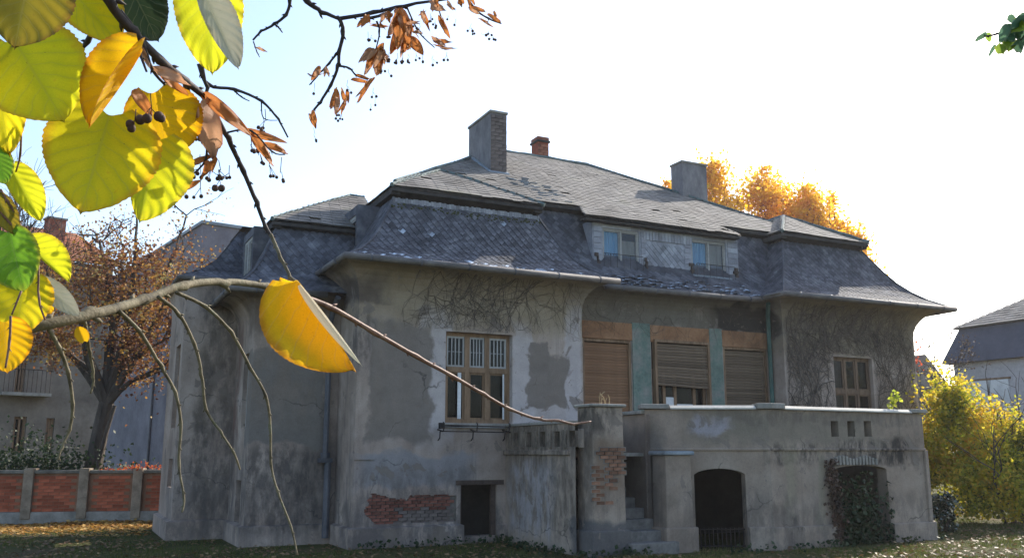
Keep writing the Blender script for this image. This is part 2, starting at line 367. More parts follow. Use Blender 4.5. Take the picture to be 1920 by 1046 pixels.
# ------------------------------------------------------------------ ground
def gh(x, y):
    l = loc(Vector((x, y, 0)))
    h = .035 * math.sin(x * .9 + .4 * y) * math.sin(y * .7 - 1.1) + .02 * math.sin(2.3 * x + 1.7 * y)
    dx = max(-3.0 - l.x, l.x - 14.5, 0); dy = max(-3.6 - l.y, l.y - 7.2, 0)
    k = min(1, math.hypot(dx, dy) / 2.5)
    if l.x > 9 and l.y < 1: h += .07 * min(1, (l.x - 9) / 2)
    return h * k - .004
def axis(a, b, fine, step):
    c = list(np.arange(a, b + .01, fine)); lo, hi = [a], [b]; s = step
    while lo[-1] > -900: lo.append(lo[-1] - s); s *= 1.6
    s = step
    while hi[-1] < 900: hi.append(hi[-1] + s); s *= 1.6
    return sorted(set([round(q, 4) for q in lo + c + hi]))
gx = axis(-18, 26, .5, 1); gy = axis(2, 42, .5, 1)
g = MB(); g.v = [(x, y, gh(x, y)) for y in gy for x in gx]; nx = len(gx)
g.f = [(j * nx + i, j * nx + i + 1, (j + 1) * nx + i + 1, (j + 1) * nx + i) for j in range(len(gy) - 1) for i in range(nx - 1)]
t = NT('lawn_soil'); v = t.coord('Object')
n1 = t.noise(v, .55, 8, .65); n2 = t.noise(v, 7, 8, .75); n3 = t.noise(v, 45, 4, .8)
c = t.ramp(n1, [(.32, (.045, .055, .02)), (.5, (.075, .08, .03)), (.62, (.10, .085, .045)), (.75, (.13, .10, .06))])
c = t.mix(.8, c, t.ramp(n2, [(.3, (.55, .55, .5)), (.5, (1, 1, 1)), (.72, (1.5, 1.35, 1.1))]), 'MULTIPLY')
c = t.mix(.8, c, t.ramp(n3, [(.3, (.5, .5, .45)), (.7, (1.5, 1.45, 1.3))]), 'MULTIPLY')
M_GROUND = t.done(t.principled(c, .95, t.bump(t.math('ADD', n2, n3), .8, .05), .1))
tag(g.build('ground', M_GROUND, smooth=True), 'flat overgrown lawn in front of the villa', None, None, 'structure')

def blade_field(name, label, cat, mat, n, place, hmin, hmax, wd, kind='stuff'):
    mb = MB()
    for _ in range(n):
        p = place()
        if p is None: continue
        x, y, sc = p; h = R.uniform(hmin, hmax) * sc; a = R.uniform(0, PI); lean = R.uniform(-.5, .5) * h; z = gh(x, y) - .006
        dx, dy = math.cos(a) * wd * .5, math.sin(a) * wd * .5
        mb.add([(x - dx, y - dy, z), (x + dx, y + dy, z), (x + lean, y + R.uniform(-.4, .4) * h, z + h)], [(0, 1, 2)])
    return tag(mb.build(name, mat), label, cat, None, kind)
def clear(x, y):
    l = loc(Vector((x, y, 0)))
    if -.15 < l.x < 14.4 and -.15 < l.y < 7.1: return False
    if -1.75 < l.x < .5 and 1.0 < l.y < 6: return False
    if -2.8 < l.x < .5 and 2.8 < l.y < 5.6: return False
    if 2.9 < l.x < 10.9 and -2.95 < l.y < .2: return False
    if 5.8 < l.x < 10.7 and -3.5 < l.y < .2: return False
    return True
def gplace():
    if R.random() < .35:
        y = R.uniform(13.2, 24); x = R.uniform(.05, .62) * y
    else:
        y = 13 + 10 * R.random() ** 1.5; x = R.uniform(-.62, .62) * y
    if not clear(x, y): return None
    q = mnoise.noise(Vector((x * .8, y * .8, 1)))
    if q < -.12 and R.random() < .85: return None
    return x, y, .7 + q
M_GRASS = foliage('grass_blades', [(.035, .05, .012), (.075, .10, .02), (.13, .14, .035), (.19, .16, .06)], .45, 1.2)
blade_field('grass', 'ragged green and straw coloured grass on the lawn', 'grass', M_GRASS, 95000, gplace, .03, .085, .014)

def leaf_litter(name, label, mat, n, place, size):
    mb = MB()
    for _ in range(n):
        p = place()
        if p is None: continue
        x, y = p; z = gh(x, y) + R.uniform(.004, .03); s = size * R.uniform(.6, 1.3); a = R.uniform(0, 2 * PI)
        u = Vector((math.cos(a), math.sin(a), R.uniform(-.4, .4))) * s; w = Vector((-math.sin(a), math.cos(a), R.uniform(-.5, .5))) * s * .6
        c = Vector((x, y, z + abs(u.z) + abs(w.z))); k = Vector((0, 0, s * R.uniform(.0, .3)))
        mb.add([c - u, c + w + k, c + u, c - w + k], [(0, 1, 2), (0, 2, 3)])
    return tag(mb.build(name, mat), label, 'fallen leaves', None, 'stuff')
M_LITTER = foliage('litter_orange', [(.16, .07, .02), (.34, .17, .04), (.48, .28, .07), (.56, .40, .16)], .3, 1.5)
M_LITTER2 = foliage('litter_brown', [(.07, .04, .02), (.14, .08, .04), (.24, .15, .07), (.34, .25, .12)], .2, 1.5)
def lp1():
    y = R.uniform(18.2, 22.2); x = R.uniform(-.75, -.22) * y
    if not clear(x, y): return None
    if R.random() > .12 + .88 * min(1, max(0, (y - 19.0) / 1.6)): return None
    return x, y
leaf_litter('fallen_leaves', 'orange and brown fallen leaves spread along the foot of the brick fence', M_LITTER, 15000, lp1, .055)
def lp2():
    y = R.uniform(13.2, 22); x = R.uniform(-.6, .62) * y
    return (x, y) if clear(x, y) and R.random() < .35 + .9 * mnoise.noise(Vector((x * .5, y * .5, 9))) else None
leaf_litter('fallen_leaves', 'dull brown fallen leaves scattered thinly through the lawn', M_LITTER2, 17000, lp2, .042)

# ------------------------------------------------------------------ villa
villa = empty('villa', 'large derelict grey plaster villa with slate mansard roof and three chimneys', 'house', (ORG.x, ORG.y, 0), TH)
def P(name, mb, m, parent=None, **k): return mb.build(name, m, parent or villa, **k)
def mapper(o, d):                      # wall plane from a plan point along a plan direction; depth goes to the left of it
    o = Vector((o[0], o[1], 0)); d = Vector((d[0], d[1], 0)).normalized(); nrm = Vector((-d.y, d.x, 0))
    return lambda s, z, q=0.0: o + d * s + nrm * q + Vector((0, 0, z))
def wall(mb, mp, s0, s1, zb, zt, holes=(), depth=.2):
    """a rendered wall face with openings (a, b, bottom, top, rise of arch) and their reveals"""
    zt_ = zt if callable(zt) else (lambda s: zt)
    br = {s0, s1}
    N = max(1, int((s1 - s0) / 1.0)); br |= {s0 + (s1 - s0) * i / N for i in range(N + 1)}
    def top(h, s):
        a, b, z0, z1, r = h
        if not r: return z1
        u = (2 * s - a - b) / (b - a); return z1 - r + r * math.sqrt(max(0, 1 - u * u * .92)) if r else z1
    for h in holes:
        br |= {h[0], h[1]}
        if h[4]: br |= {h[0] + (h[1] - h[0]) * i / 14 for i in range(15)}
    br = sorted(br)
    for a, b in zip(br[:-1], br[1:]):
        if b - a < 1e-5: continue
        m = (a + b) / 2; hs = sorted([h for h in holes if h[0] < m < h[1]], key=lambda h: h[2])
        za, zb_ = zb, zb
        for h in hs:
            mb.quad(mp(a, za), mp(b, zb_), mp(b, h[2]), mp(a, h[2]))
            za, zb_ = top(h, a), top(h, b)
            mb.quad(mp(a, za), mp(b, zb_), mp(b, zb_, depth), mp(a, za, depth))
            mb.quad(mp(a, h[2]), mp(b, h[2]), mp(b, h[2], depth), mp(a, h[2], depth))
        mb.quad(mp(a, za), mp(b, zb_), mp(b, zt_(b)), mp(a, zt_(a)))
    for h in holes:
        for s in (h[0], h[1]):
            mb.quad(mp(s, h[2]), mp(s, top(h, s)), mp(s, top(h, s), depth), mp(s, h[2], depth))
    return mb
AW = (1.70, 3.09, 2.16, 3.86, 0); BW = (2.03, 2.77, .12, 1.04, 0)
CW = (11.5, 12.75, 2.1, 3.83, 0)
ZC = 4.42                                       # where the coved eaves start
XA1 = 4.66; XC0 = 9.99; XC1 = 14.25; YB = .5
PATCH = (.12, 1.97, .37, 1.03, 0)
w = MB(); wall(w, mapper((0, 0), (1, 0)), 0, XA1, -.1, ZC, [AW, BW, PATCH], .24)
wall(w, mapper((0, 1.3), (0, -1)), 0, 1.3, -.1, ZC); w.quad((XA1, 0, -.1), (XA1, .6, -.1), (XA1, .6, ZC), (XA1, 0, ZC))
front_wall = P('front_wall', w, M_PL)
w = MB(); SH = [(4.97, 6.17), (6.69, 8.23), (8.65, 9.93)]
wall(w, mapper((XA1 - .2, YB), (1, 0)), 0, XC0 - XA1 + .4, -.1, 4.6, [(a - XA1 + .2, b - XA1 + .2, 1.66, 4.30, 0) for a, b in SH], .22)
P('recessed_wall', w, M_PL)
w = MB(); wall(w, mapper((0, 0), (1, 0)), XC0, XC1, -.1, ZC, [CW], .22)
w.quad((XC0, 0, -.1), (XC0, .7, -.1), (XC0, .7, ZC), (XC0, 0, ZC)); w.quad((XC1, 0, -.1), (XC1, 7, -.1), (XC1, 7, ZC), (XC1, 0, ZC))
P('right_wing_wall', w, M_PL)
XD, YD, XE, YE, YEB, ZD = -1.6, 1.2, -2.62, 3.0, 5.4, 3.98
w = MB(); wall(w, mapper((XD, YD), (1, 0)), 0, 1.8, -.1, ZD, [], .2)
wall(w, mapper((XD, YE + .1), (0, -1)), 0, YE + .1 - YD, -.1, ZD, [(YE + .1 - 2.05, YE + .1 - 1.56, 2.08, 3.45, 0), (YE + .1 - 2.2, YE + .1 - 1.7, .36, 1.12, 0)], .16)
P('side_wing_wall', w, M_PL)
w = MB(); wall(w, mapper((XE, YE), (1, 0)), 0, XD - XE + .2, -.1, ZC, [], .2)
wall(w, mapper((XE, YEB), (0, -1)), 0, YEB - YE, -.1, ZC, [(YEB - 4.1, YEB - 3.35, 2.1, 3.75, 0), (YEB - 4.1, YEB - 3.4, .95, 1.5, 0)], .16)
w.quad((XE, YEB, -.1), (.1, YEB, -.1), (.1, YEB, ZC), (XE, YEB, ZC)); w.quad((0, YEB, -.1), (0, 7, -.1), (0, 7, 5), (0, YEB, 5)); w.quad((0, 7, -.1), (XC1, 7, -.1), (XC1, 7, 5), (0, 7, 5))
P('rear_wing_wall', w, M_PL)
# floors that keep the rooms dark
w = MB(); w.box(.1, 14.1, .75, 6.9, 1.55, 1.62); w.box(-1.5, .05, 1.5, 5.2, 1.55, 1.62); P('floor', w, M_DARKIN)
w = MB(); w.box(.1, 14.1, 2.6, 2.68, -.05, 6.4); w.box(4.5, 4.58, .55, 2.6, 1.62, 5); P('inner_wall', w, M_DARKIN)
# plinths
w = MB()
def plinth(mb, pts, h, out=.09):
    for (a, b) in zip(pts[:-1], pts[1:]):
        a = Vector((*a, 0)); b = Vector((*b, 0)); d = (b - a).normalized(); n = Vector((d.y, -d.x, 0)) * out
        a2 = a - d * out * .99; b2 = b + d * out * .99; up = Vector((0, 0, h)); lo = Vector((0, 0, -.1)); ch = Vector((0, 0, .03)); 
        mb.hexa([a2 + n + lo, b2 + n + lo, b + lo - n * .2, a + lo - n * .2, a2 + n + up - ch, b2 + n + up - ch, b + up - n * .2, a + up - n * .2])
plinth(w, [(0, 1.18), (0, .0), (1.98, 0)], .36); plinth(w, [(2.82, 0), (2.93, 0)], .34)
plinth(w, [(XE, YEB), (XE, YE), (XD - .1, YE)], .37); plinth(w, [(XD, YE - .1), (XD, YD), (-.1, YD)], .36)
P('plinth', w, M_PL)
# string course hinted by a ragged ledge
w = MB(); w.box(.0, .36, -.03, .002, 1.50, 1.535); P('string_course', w, M_PL)

# coved eaves
def cove(mb, rect, z0, z1, ov, sides, n=7):
    x0, x1, y0, y1 = rect
    for i in range(n):
        o = []
        for k in (i, i + 1):
            a = PI / 2 * k / n; o.append((ov * (1 - math.cos(a)), z0 + (z1 - z0) * math.sin(a)))
        (oa, za), (ob, zb) = o
        if 'f' in sides: mb.quad((x0 - oa, y0 - oa, za), (x1 + oa, y0 - oa, za), (x1 + ob, y0 - ob, zb), (x0 - ob, y0 - ob, zb))
        if 'l' in sides: mb.quad((x0 - oa, y1, za), (x0 - oa, y0 - oa, za), (x0 - ob, y0 - ob, zb), (x0 - ob, y1, zb))
        if 'r' in sides: mb.quad((x1 + oa, y0 - oa, za), (x1 + oa, y1, za), (x1 + ob, y1, zb), (x1 + ob, y0 - ob, zb))
def cove_out(z, z0, z1, ov):
    if z <= z0: return 0
    a = math.asin(min(1, (z - z0) / (z1 - z0))); return ov * (1 - math.cos(a))
w = MB(); cove(w, (0, XA1, 0, 2.4), ZC, 5.0, .48, 'flr'); P('coved_eave', w, M_PL, smooth=False)
w = MB(); cove(w, (XA1 - .1, XC0 + .1, YB, 3), 4.6, 5.02, .42, 'f'); P('coved_eave', w, M_PL)
w = MB(); cove(w, (XC0, XC1, 0, 7), ZC, 5.08, .62, 'flr'); P('coved_eave', w, M_PL)
w = MB(); cove(w, (XD, .1, YD, 4), ZD, 4.52, .42, 'fl'); P('coved_eave', w, M_PL)
w = MB(); cove(w, (XE, -1.0, YE, YEB), ZC, 5.0, .14, 'fl'); P('coved_eave', w, M_PL)

# mansard skirts
PROF = [(0, 0), (.10, .05), (.28, .14), (.46, .27), (.62, .43), (.76, .62), (.89, .82), (1.0, 1.0)]
def skirt(bot, top, zb, zt):
    """returns sheet builder and point functions; bot/top = (xl, xr, yf)"""
    def pr(u):
        u = max(0, min(1, u)) * (len(PROF) - 1); i = min(int(u), len(PROF) - 2); f = u - i
        return PROF[i][0] * (1 - f) + PROF[i + 1][0] * f, PROF[i][1] * (1 - f) + PROF[i + 1][1] * f
    def L(k, h): return bot[k] + (top[k] - bot[k]) * h
    def front(u, s):                       # s 0..1 along the width
        h, z = pr(u); return Vector((L(0, h) + (L(1, h) - L(0, h)) * s, L(2, h), zb + (zt - zb) * z))
    def left(u, y):
        h, z = pr(u); return Vector((L(0, h), max(y, L(2, h)), zb + (zt - zb) * z))
    def right(u, y):
        h, z = pr(u); return Vector((L(1, h), max(y, L(2, h)), zb + (zt - zb) * z))
    return front, left, right, pr
def skirt_sheet(mb, sk, sides, yb):
    fr, le, ri, pr = sk; n = len(PROF) - 1
    for i in range(n):
        a, b = i / n, (i + 1) / n
        if 'f' in sides: mb.quad(fr(a, 0), fr(a, 1), fr(b, 1), fr(b, 0))
        if 'l' in sides: mb.quad(le(a, yb), le(a, -9), le(b, -9), le(b, yb))
        if 'r' in sides: mb.quad(ri(a, -9), ri(a, yb), ri(b, yb), ri(b, -9))
SKA = skirt((-.36, 5.10, -.50), (.84, 4.0, .70), 5.04, 6.52)
SKC = skirt((9.5, 15.02, -.60), (10.78, 13.42, .70), 5.12, 6.68)
SKB = skirt((4.2, 10.6, .06), (4.2, 10.9, 1.26), 5.06, 6.86)
SKD = skirt((-2.08, .6, .78), (-1.16, .6, 1.86), 4.56, 5.95)
SKE = skirt((-2.78, -.6, 2.84), (-1.5, -.6, 4.0), 5.03, 6.3)
DH = .08; TS = .009                                # half diagonal of a diamond slate
dm = MB(); DZ = 1.12
dm.add([(0, -DH * DZ, TS), (DH, 0, TS * .6), (0, DH * DZ, .001), (-DH, 0, TS * .6), (0, -DH * DZ, TS * 1.6), (DH, 0, TS * 1.2), (0, DH * DZ, TS * .5), (-DH, 0, TS * 1.2)],
       [(4, 5, 6, 7), (0, 1, 5, 4), (1, 2, 6, 5), (2, 3, 7, 6), (3, 0, 4, 7)])
ME_D = dm.mesh('slate', M_SLATE); ME_DP = dm.mesh('slate', M_SLATEP)
def diamond_frames(fn, width, u_len, u0=.02, u1=.985, keep=None):
    """matrices of diamond slates laid over fn(u, s); width(u) is the run in metres"""
    rows = max(2, int(u_len / (DH * .80))); out = []
    for r in range(rows):
        u = u0 + (u1 - u0) * (r + .5) / rows; wd = width(u); n = max(1, int(wd / (DH * 1.86)))
        for k in range(n + 1):
            s = (k + (.5 if r % 2 else 0)) * DH * 1.86 / wd
            if s > 1 - .01 or s < .01: continue
            p = fn(u, s); d = 1e-3; tu = (fn(min(1, u + d), s) - fn(max(0, u - d), s)).normalized(); tx = (fn(u, min(1, s + d)) - fn(u, max(0, s - d))).normalized()
            nn = tx.cross(tu).normalized(); tu = nn.cross(tx)
            ang = R.gauss(0, .035); c_, s_ = math.cos(ang), math.sin(ang)
            a = tx * c_ + tu * s_; b = tu * c_ - tx * s_
            m = Matrix((a, b, nn)).transposed().to_4x4(); m.translation = p + nn * (.004 + R.random() * .004); out.append((u, s, m))
    return out
def join_frames(mb, frames, proto):
    for u, s, m in frames: mb.add([m @ Vector(q) for q in proto.v], proto.f)
def prof_len(sk):
    return sum((sk[0]((i + 1) / 20, .5) - sk[0](i / 20, .5)).length for i in range(20))
w = MB(); skirt_sheet(w, SKA, 'flr', 3.2); skirt_sheet(w, SKB, 'f', 3); skirt_sheet(w, SKC, 'flr', 6.5); skirt_sheet(w, SKD, 'fl', 4.5); skirt_sheet(w, SKE, 'fl', 5.3)
mans = P('mansard_roof', w, M_SLATE)
wf = lambda sk: (lambda u: (sk[0](u, 1) - sk[0](u, 0)).length)
rest = MB(); pale = MB(); solo = []
A_f = diamond_frames(SKA[0], wf(SKA), prof_len(SKA))
A_f.sort(key=lambda q: q[0])
for i, q in enumerate(A_f):
    (solo if (q[0] > .07) else []).append(q)
    if q[0] <= .07: join_frames(pale, [q], dm)
R2 = random.Random(3); R2.shuffle(solo)
for u, s, m in solo[:290]: inst('slate', ME_DP if (u < .2 and R2.random() < .45) or R2.random() < .015 else ME_D, mans, m)
join_frames(rest, solo[290:], dm)
join_frames(rest, [q for q in diamond_frames(SKC[0], wf(SKC), prof_len(SKC)) if q[0] > .1], dm)
join_frames(rest, [q for q in diamond_frames(SKB[0], wf(SKB), prof_len(SKB)) if not (5.3 < q[2].translation.x < 9.5 and q[0] > .42)], dm)
join_frames(rest, diamond_frames(SKD[0], wf(SKD), prof_len(SKD)), dm)
for sk, yb in ((SKA, 2.6), (SKC, 1.5), (SKD, 3.2), (SKE, 5.2)):
    fl = lambda u, s, sk=sk, yb=yb: (lambda y0: Vector((sk[1](u, -9).x, yb + (y0 - yb) * s, sk[1](u, -9).z)))(sk[1](u, -9).y)
    join_frames(rest, diamond_frames(fl, lambda u, fl=fl: (fl(u, 1) - fl(u, 0)).length, prof_len(sk)), dm)
join_frames(rest, diamond_frames(SKE[0], wf(SKE), prof_len(SKE)), dm)
P('slate_field', rest, M_SLATE, mans, kind='stuff'); P('pale_slate_row', pale, M_SLATEP, mans, kind='stuff')
# hip rolls on the mansards, moss line and a loose flashing strip
w = MB()
for fn in ([SKA[0](i / 14, 1) + Vector((.0, -.01, .012)) for i in range(15)], [SKA[0](i / 14, 0) + Vector((0, -.01, .012)) for i in range(15)],
           [SKC[0](i / 14, 0) + Vector((0, -.01, .012)) for i in range(15)], [SKC[0](i / 14, 1) + Vector((0, -.01, .012)) for i in range(15)],
           [SKD[0](i / 14, 0) + Vector((0, -.01, .012)) for i in range(15)]):
    w = MB(); w.tube(fn, .024, 6); P('hip_roll', w, M_SLATE, mans)
w = MB()
for i in range(150):
    s = R.random(); u = .90 + R.gauss(0, .018) ; p = SKA[0](u, s); 
    w.ball(p + Vector((0, -.012, 0)), R.uniform(.015, .04), 5, 4, .6)
P('moss', w, M_MOSS, mans, kind='stuff')
w = MB()
a0, a1 = SKA[0](.86, 0), SKA[0](.86, 1); b0, b1 = SKA[0](.985, 0), SKA[0](.985, 1)
N = 60
for i in range(N):
    s = (i + .5) / N; p = SKA[0](.95, s) + Vector((0, -.022 - R.random() * .008, R.uniform(-.02, .012))); hw = (b1.x - b0.x) / N * .47; hh = .085
    w.hexa([p + Vector(q) for q in ((-hw, -.006, -hh), (hw, -.006, -hh), (hw, .004, -hh), (-hw, .004, -hh), (-hw, .012, hh), (hw, .012, hh), (hw, .022, hh), (-hw, .022, hh))])
P('top_slate_course', w, M_SLATED, mans, kind='stuff')

# upper roofs
def roof_plane(parent, tiles, ridge, poly, up, tw=.23, th=.165, thick=.010):
    """poly: 3-D outline, first edge is the eave; lays rectangular slates in courses"""
    poly = [Vector(p) for p in poly]; ex = (poly[1] - poly[0]).normalized(); n = None
    for p in poly[2:]:
        n = ex.cross(p - poly[0])
        if n.length > 1e-4: break
    n.normalize()
    if n.z < 0: n = -n
    ey = n.cross(ex).normalized()
    if ey.z < 0: ey = -ey
    P2 = [((p - poly[0]).dot(ex), (p - poly[0]).dot(ey)) for p in poly]
    ridge.add([p - n * .012 for p in poly], [tuple(range(len(poly)))])
    ymax = max(q[1] for q in P2)
    def span(y):
        xs = []
        for (x0, y0), (x1, y1) in zip(P2, P2[1:] + P2[:1]):
            if (y0 - y) * (y1 - y) < 0: xs.append(x0 + (x1 - x0) * (y - y0) / (y1 - y0))
        xs.sort(); return xs
    r = 0; y = 0.0
    while y < ymax - .02:
        sp = span(min(y + th * .5, ymax - .005)); 
        for k in range(0, len(sp) - 1, 2):
            x = sp[k] - (tw * .5 if r % 2 else 0)
            while x < sp[k + 1]:
                xa = max(x, sp[k]); xb = min(x + tw, sp[k + 1])
                if xb - xa > .05:
                    l = th * 1.35; lift = thick * 1.2 + R.random() * .003; dy = R.gauss(0, .008) - (.06 if R.random() < .012 else 0); sk = R.gauss(0, .003); gap = .006
                    o = poly[0] + ex * xa + ey * (y + dy)
                    wv = ex * (xb - xa - gap); lv = ey * l
                    if y + l > ymax: lv = ey * (ymax - y)
                    q = [o + n * lift, o + wv + n * (lift + sk), o + wv + lv + n * .002, o + lv + n * .002]
                    if R.random() > .014: tiles.hexa(q + [p + n * thick for p in q])
                x += tw
        y += th; r += 1
UT = MB(); US = MB()
ZR = 9.58; MA = (.98, 1.05, 6.95); MBp = (12.7, 1.05, 6.95); RL = (5.25, 5.4, ZR); RR = (8.15, 5.4, ZR)
roof_plane(villa, UT, US, [MA, MBp, RR, RL], 1)
roof_plane(villa, UT, US, [(.98, 6.7, 6.9), MA, RL], 1)
roof_plane(villa, UT, US, [MBp, (12.7, 6.7, 6.9), RR], 1)
US.add([(.98, 6.7, 6.9), (12.7, 6.7, 6.9), RR, RL], [(0, 1, 2, 3)])
k_ = (ZR - 6.95) / (5.4 - 1.05)
roof_plane(villa, UT, US, [(5.08, .52, 6.95 - k_ * .53), (9.38, .52, 6.95 - k_ * .53), (9.12, 1.1, 6.95 + k_ * .05), (5.32, 1.1, 6.95 + k_ * .05)], 1)
AX = (.72, 4.08, .48, 6.70); AP = (2.40, 2.16, 7.70); APB = (2.40, 4.2, 7.70)
roof_plane(villa, UT, US, [(AX[0], AX[2], AX[3]), (AX[1], AX[2], AX[3]), AP], 1)
roof_plane(villa, UT, US, [(AX[0], 4.2, AX[3]), (AX[0], AX[2], AX[3]), AP, APB], 1)
roof_plane(villa, UT, US, [(AX[1], AX[2], AX[3]), (AX[1], 4.2, AX[3]), APB, AP], 1)
CXr = (10.6, 13.5, .48, 6.86); CP = (12.05, 1.93, 7.72); CPB = (12.05, 5, 7.72)
roof_plane(villa, UT, US, [(CXr[0], CXr[2], CXr[3]), (CXr[1], CXr[2], CXr[3]), CP], 1)
roof_plane(villa, UT, US, [(CXr[0], 5, CXr[3]), (CXr[0], CXr[2], CXr[3]), CP, CPB], 1)
roof_plane(villa, UT, US, [(CXr[1], CXr[2], CXr[3]), (CXr[1], 5, CXr[3]), CPB, CP], 1)
DX = (-1.28, .9, 1.72, 6.08); DP = (.85, 3.85, 7.36)
roof_plane(villa, UT, US, [(DX[0], DX[2], DX[3]), (1.2, DX[2], DX[3]), (1.2, 3.85, 7.36), DP], 1)
roof_plane(villa, UT, US, [(DX[0], 5.2, DX[3]), (DX[0], DX[2], DX[3]), DP, (.85, 5.2, 7.36)], 1)
US.add([(-1.5, 3.7, 6.35), (.5, 3.7, 6.35), (.5, 5.35, 6.35), (-1.5, 5.35, 6.35)], [(0, 1, 2, 3)])
for m_ in (UT, US): m_.v = [(x, y, z + .035 * mnoise.noise(Vector((x * .55, y * .55, 2))) + .014 * mnoise.noise(Vector((x * 1.9, y * 1.9, 5)))) for x, y, z in m_.v]
uroof = P('upper_roof', US, M_SLATER); P('roof_slates', UT, M_SLATER, uroof, kind='stuff')
# fascias and soffits below the upper eaves
w = MB()
def fascia(mb, x0, x1, y, yb, z, dep=.2, left=True, right=True, back=2.5):
    mb.box(x0 + .02, x1 - .02, y + .02, y + .06, z - .10, z - .03)
    mb.hexa([(x0 + .03, y + .062, z - .09), (x1 - .03, y + .062, z - .09), (x1 - .2, yb, z - .17), (x0 + .2, yb, z - .17), (x0 + .03, y + .062, z - .035), (x1 - .03, y + .062, z - .035), (x1 - .2, yb, z - .035), (x0 + .2, yb, z - .035)])
    if left: mb.box(x0 + .02, x0 + .2, y + .065, back, z - .15, z - .036)
    if right: mb.box(x1 - .2, x1 - .02, y + .065, back, z - .15, z - .036)
fascia(w, AX[0], AX[1], AX[2], .78, AX[3], back=4); fascia(w, CXr[0], CXr[1], CXr[2], .78, CXr[3], back=5); fascia(w, DX[0], 1.1, DX[2], 1.95, DX[3], right=False, back=5)
fascia(w, 4.0, 10.8, 1.05, 1.3, 6.97, left=False, right=False)
w.box(5.12, 9.34, .56, .78, 6.545, 6.59)
w.box(-1.1, .9, 1.89, 2.6, 5.88, 6.15); P('eave_board', w, M_DARKW)
# ridges and hips
w = MB()
for a, b, r in ((RL, RR, .06), (MA, RL, .05), (MBp, RR, .05), ((AX[0], AX[2], AX[3]), AP, .045), ((AX[1], AX[2], AX[3]), AP, .05), (AP, APB, .045),
                ((CXr[0], CXr[2], CXr[3]), CP, .05), ((CXr[1], CXr[2], CXr[3]), CP, .05), (CP, CPB, .05), ((DX[0], DX[2], DX[3]), DP, .045), (DP, (1.2, 3.85, 7.36), .04)):
    a, b = Vector(a), Vector(b); n = 9
    w.tube([a + (b - a) * (i / n) + Vector((0, 0, .012 + R.gauss(0, .006))) for i in range(n + 1)], r, 6)
P('ridge_capping', w, M_RIDGE, uroof)
w = MB()                                  # pale flashing in the valley beside the chimney and on the eave
for i in range(34):
    x = R.uniform(4.1, 5.1); y = R.uniform(1.2, 2.8); z = 6.95 + k_ * (y - 1.05) + .035
    w.box(x, x + R.uniform(.1, .28), y, y + .14, z, z + .012)
P('valley_flashing', w, M_LEAD, uroof, kind='stuff')

# gutters with straps
def gutter(path, r=.062, straps=True):
    path = [Vector(p) for p in path]; mb = MB(); 
    mb.tube(path, r, 10); o = P('gutter', mb, M_GUT, smooth=True)
    mb2 = MB()
    for a, b in zip(path[:-1], path[1:]):
        L_ = (b - a).length; n = max(1, int(L_ / .85)); d = (b - a).normalized()
        for i in range(n):
            c = a + d * (L_ * (i + .5) / n); mb2.tube([c - d * .012, c + d * .012], r * 1.13, 10)
    P('gutter_strap', mb2, M_PIPE, o); return o
gutter([(-.45, 2.3, 5.0), (-.45, -.56, 5.0), (5.22, -.56, 5.0)]); gutter([(5.25, .02, 5.0), (9.5, .02, 5.02)])
gutter([(9.45, .6, 5.07), (9.45, -.68, 5.07), (15.0, -.68, 5.09), (15.1, .4, 5.09)])
gutter([(-2.12, 3.0, 4.5), (-2.12, .72, 4.5), (-.4, .72, 4.5)]); gutter([(-2.80, 5.3, 5.0), (-2.80, 2.82, 5.0), (-1.6, 2.82, 5.0)], .045)
w = MB(); w.tube([(-.18, .74, 4.47), (-.2, .95, 4.3), (-.22, 1.1, 4.0), (-.22, 1.1, 1.62)], .055, 8); w.tube([(-.22, 1.1, 1.62), (-.22, 1.1, 1.52)], .09, 8)
w.box(-.34, -.1, 1.03, 1.19, 1.44, 1.52); w.tube([(-.17, 1.09, 1.44), (-.17, 1.09, .1)], .065, 8); P('downpipe', w, M_PIPE, smooth=False)
w = MB(); w.tube([(9.62, .02, 4.96), (9.8, .25, 4.7), (9.9, .36, 4.4), (9.9, .36, 1.7)], .05, 8); P('downpipe', w, M_TEAL, smooth=False)

# chimneys
def chimney(x0, x1, y0, y1, zb, zt, bm, wallm, bricks, cap=.0, capm=None):
    mb = MB(); mb.box(x0, x1, y0, y1, zb, zt); o = P('chimney', mb, wallm)
    c = MB(); c.box(x0 - .03 - cap, x1 + .03 + cap, y0 - .03 - cap, y1 + .03 + cap, zt, zt + .06); P('cap', c, capm or M_CONC, o, bevel=.01)
    if bricks:
        bw, bh = bricks; z = zb; r = 0
        bmsh = MB(); bmsh.box(-bw / 2 + .006, bw / 2 - .006, -.012, .012, -bh / 2 + .006, bh / 2 - .006); me = bmsh.mesh('brick', bm)
        while z < zt - bh:
            x = x0 - (bw / 2 if r % 2 else 0)
            while x < x1 - .02:
                a, b = max(x, x0), min(x + bw, x1)
                if b - a > .05:
                    m = Matrix.Translation(((a + b) / 2, y0 - .004 + R.gauss(0, .003), z + bh / 2)) @ Matrix.Diagonal(((b - a) / bw, 1, 1, 1)); inst('brick', me, o, m)
                x += bw
            z += bh; r += 1
    return o
M_CHIM = simple('sooty_chimney_render', [(.12, .113, .122), (.20, .19, .198), (.28, .265, .265)], 2.5, .92, .5, 30, stretch=(1, 1, .5))
c1 = chimney(4.0, 4.42, 3.0, 4.3, 7.6, 9.62, M_BRICKC, M_CHIM, (.21, .09))
w = MB(); w.hexa([(3.9, 2.88, 8.02), (4.5, 2.88, 8.02), (4.5, 4.0, 8.69), (3.9, 4.0, 8.69), (3.94, 2.94, 8.14), (4.46, 2.94, 8.14), (4.46, 4.0, 8.80), (3.94, 4.0, 8.80)]); P('flashing', w, M_LEAD, c1)
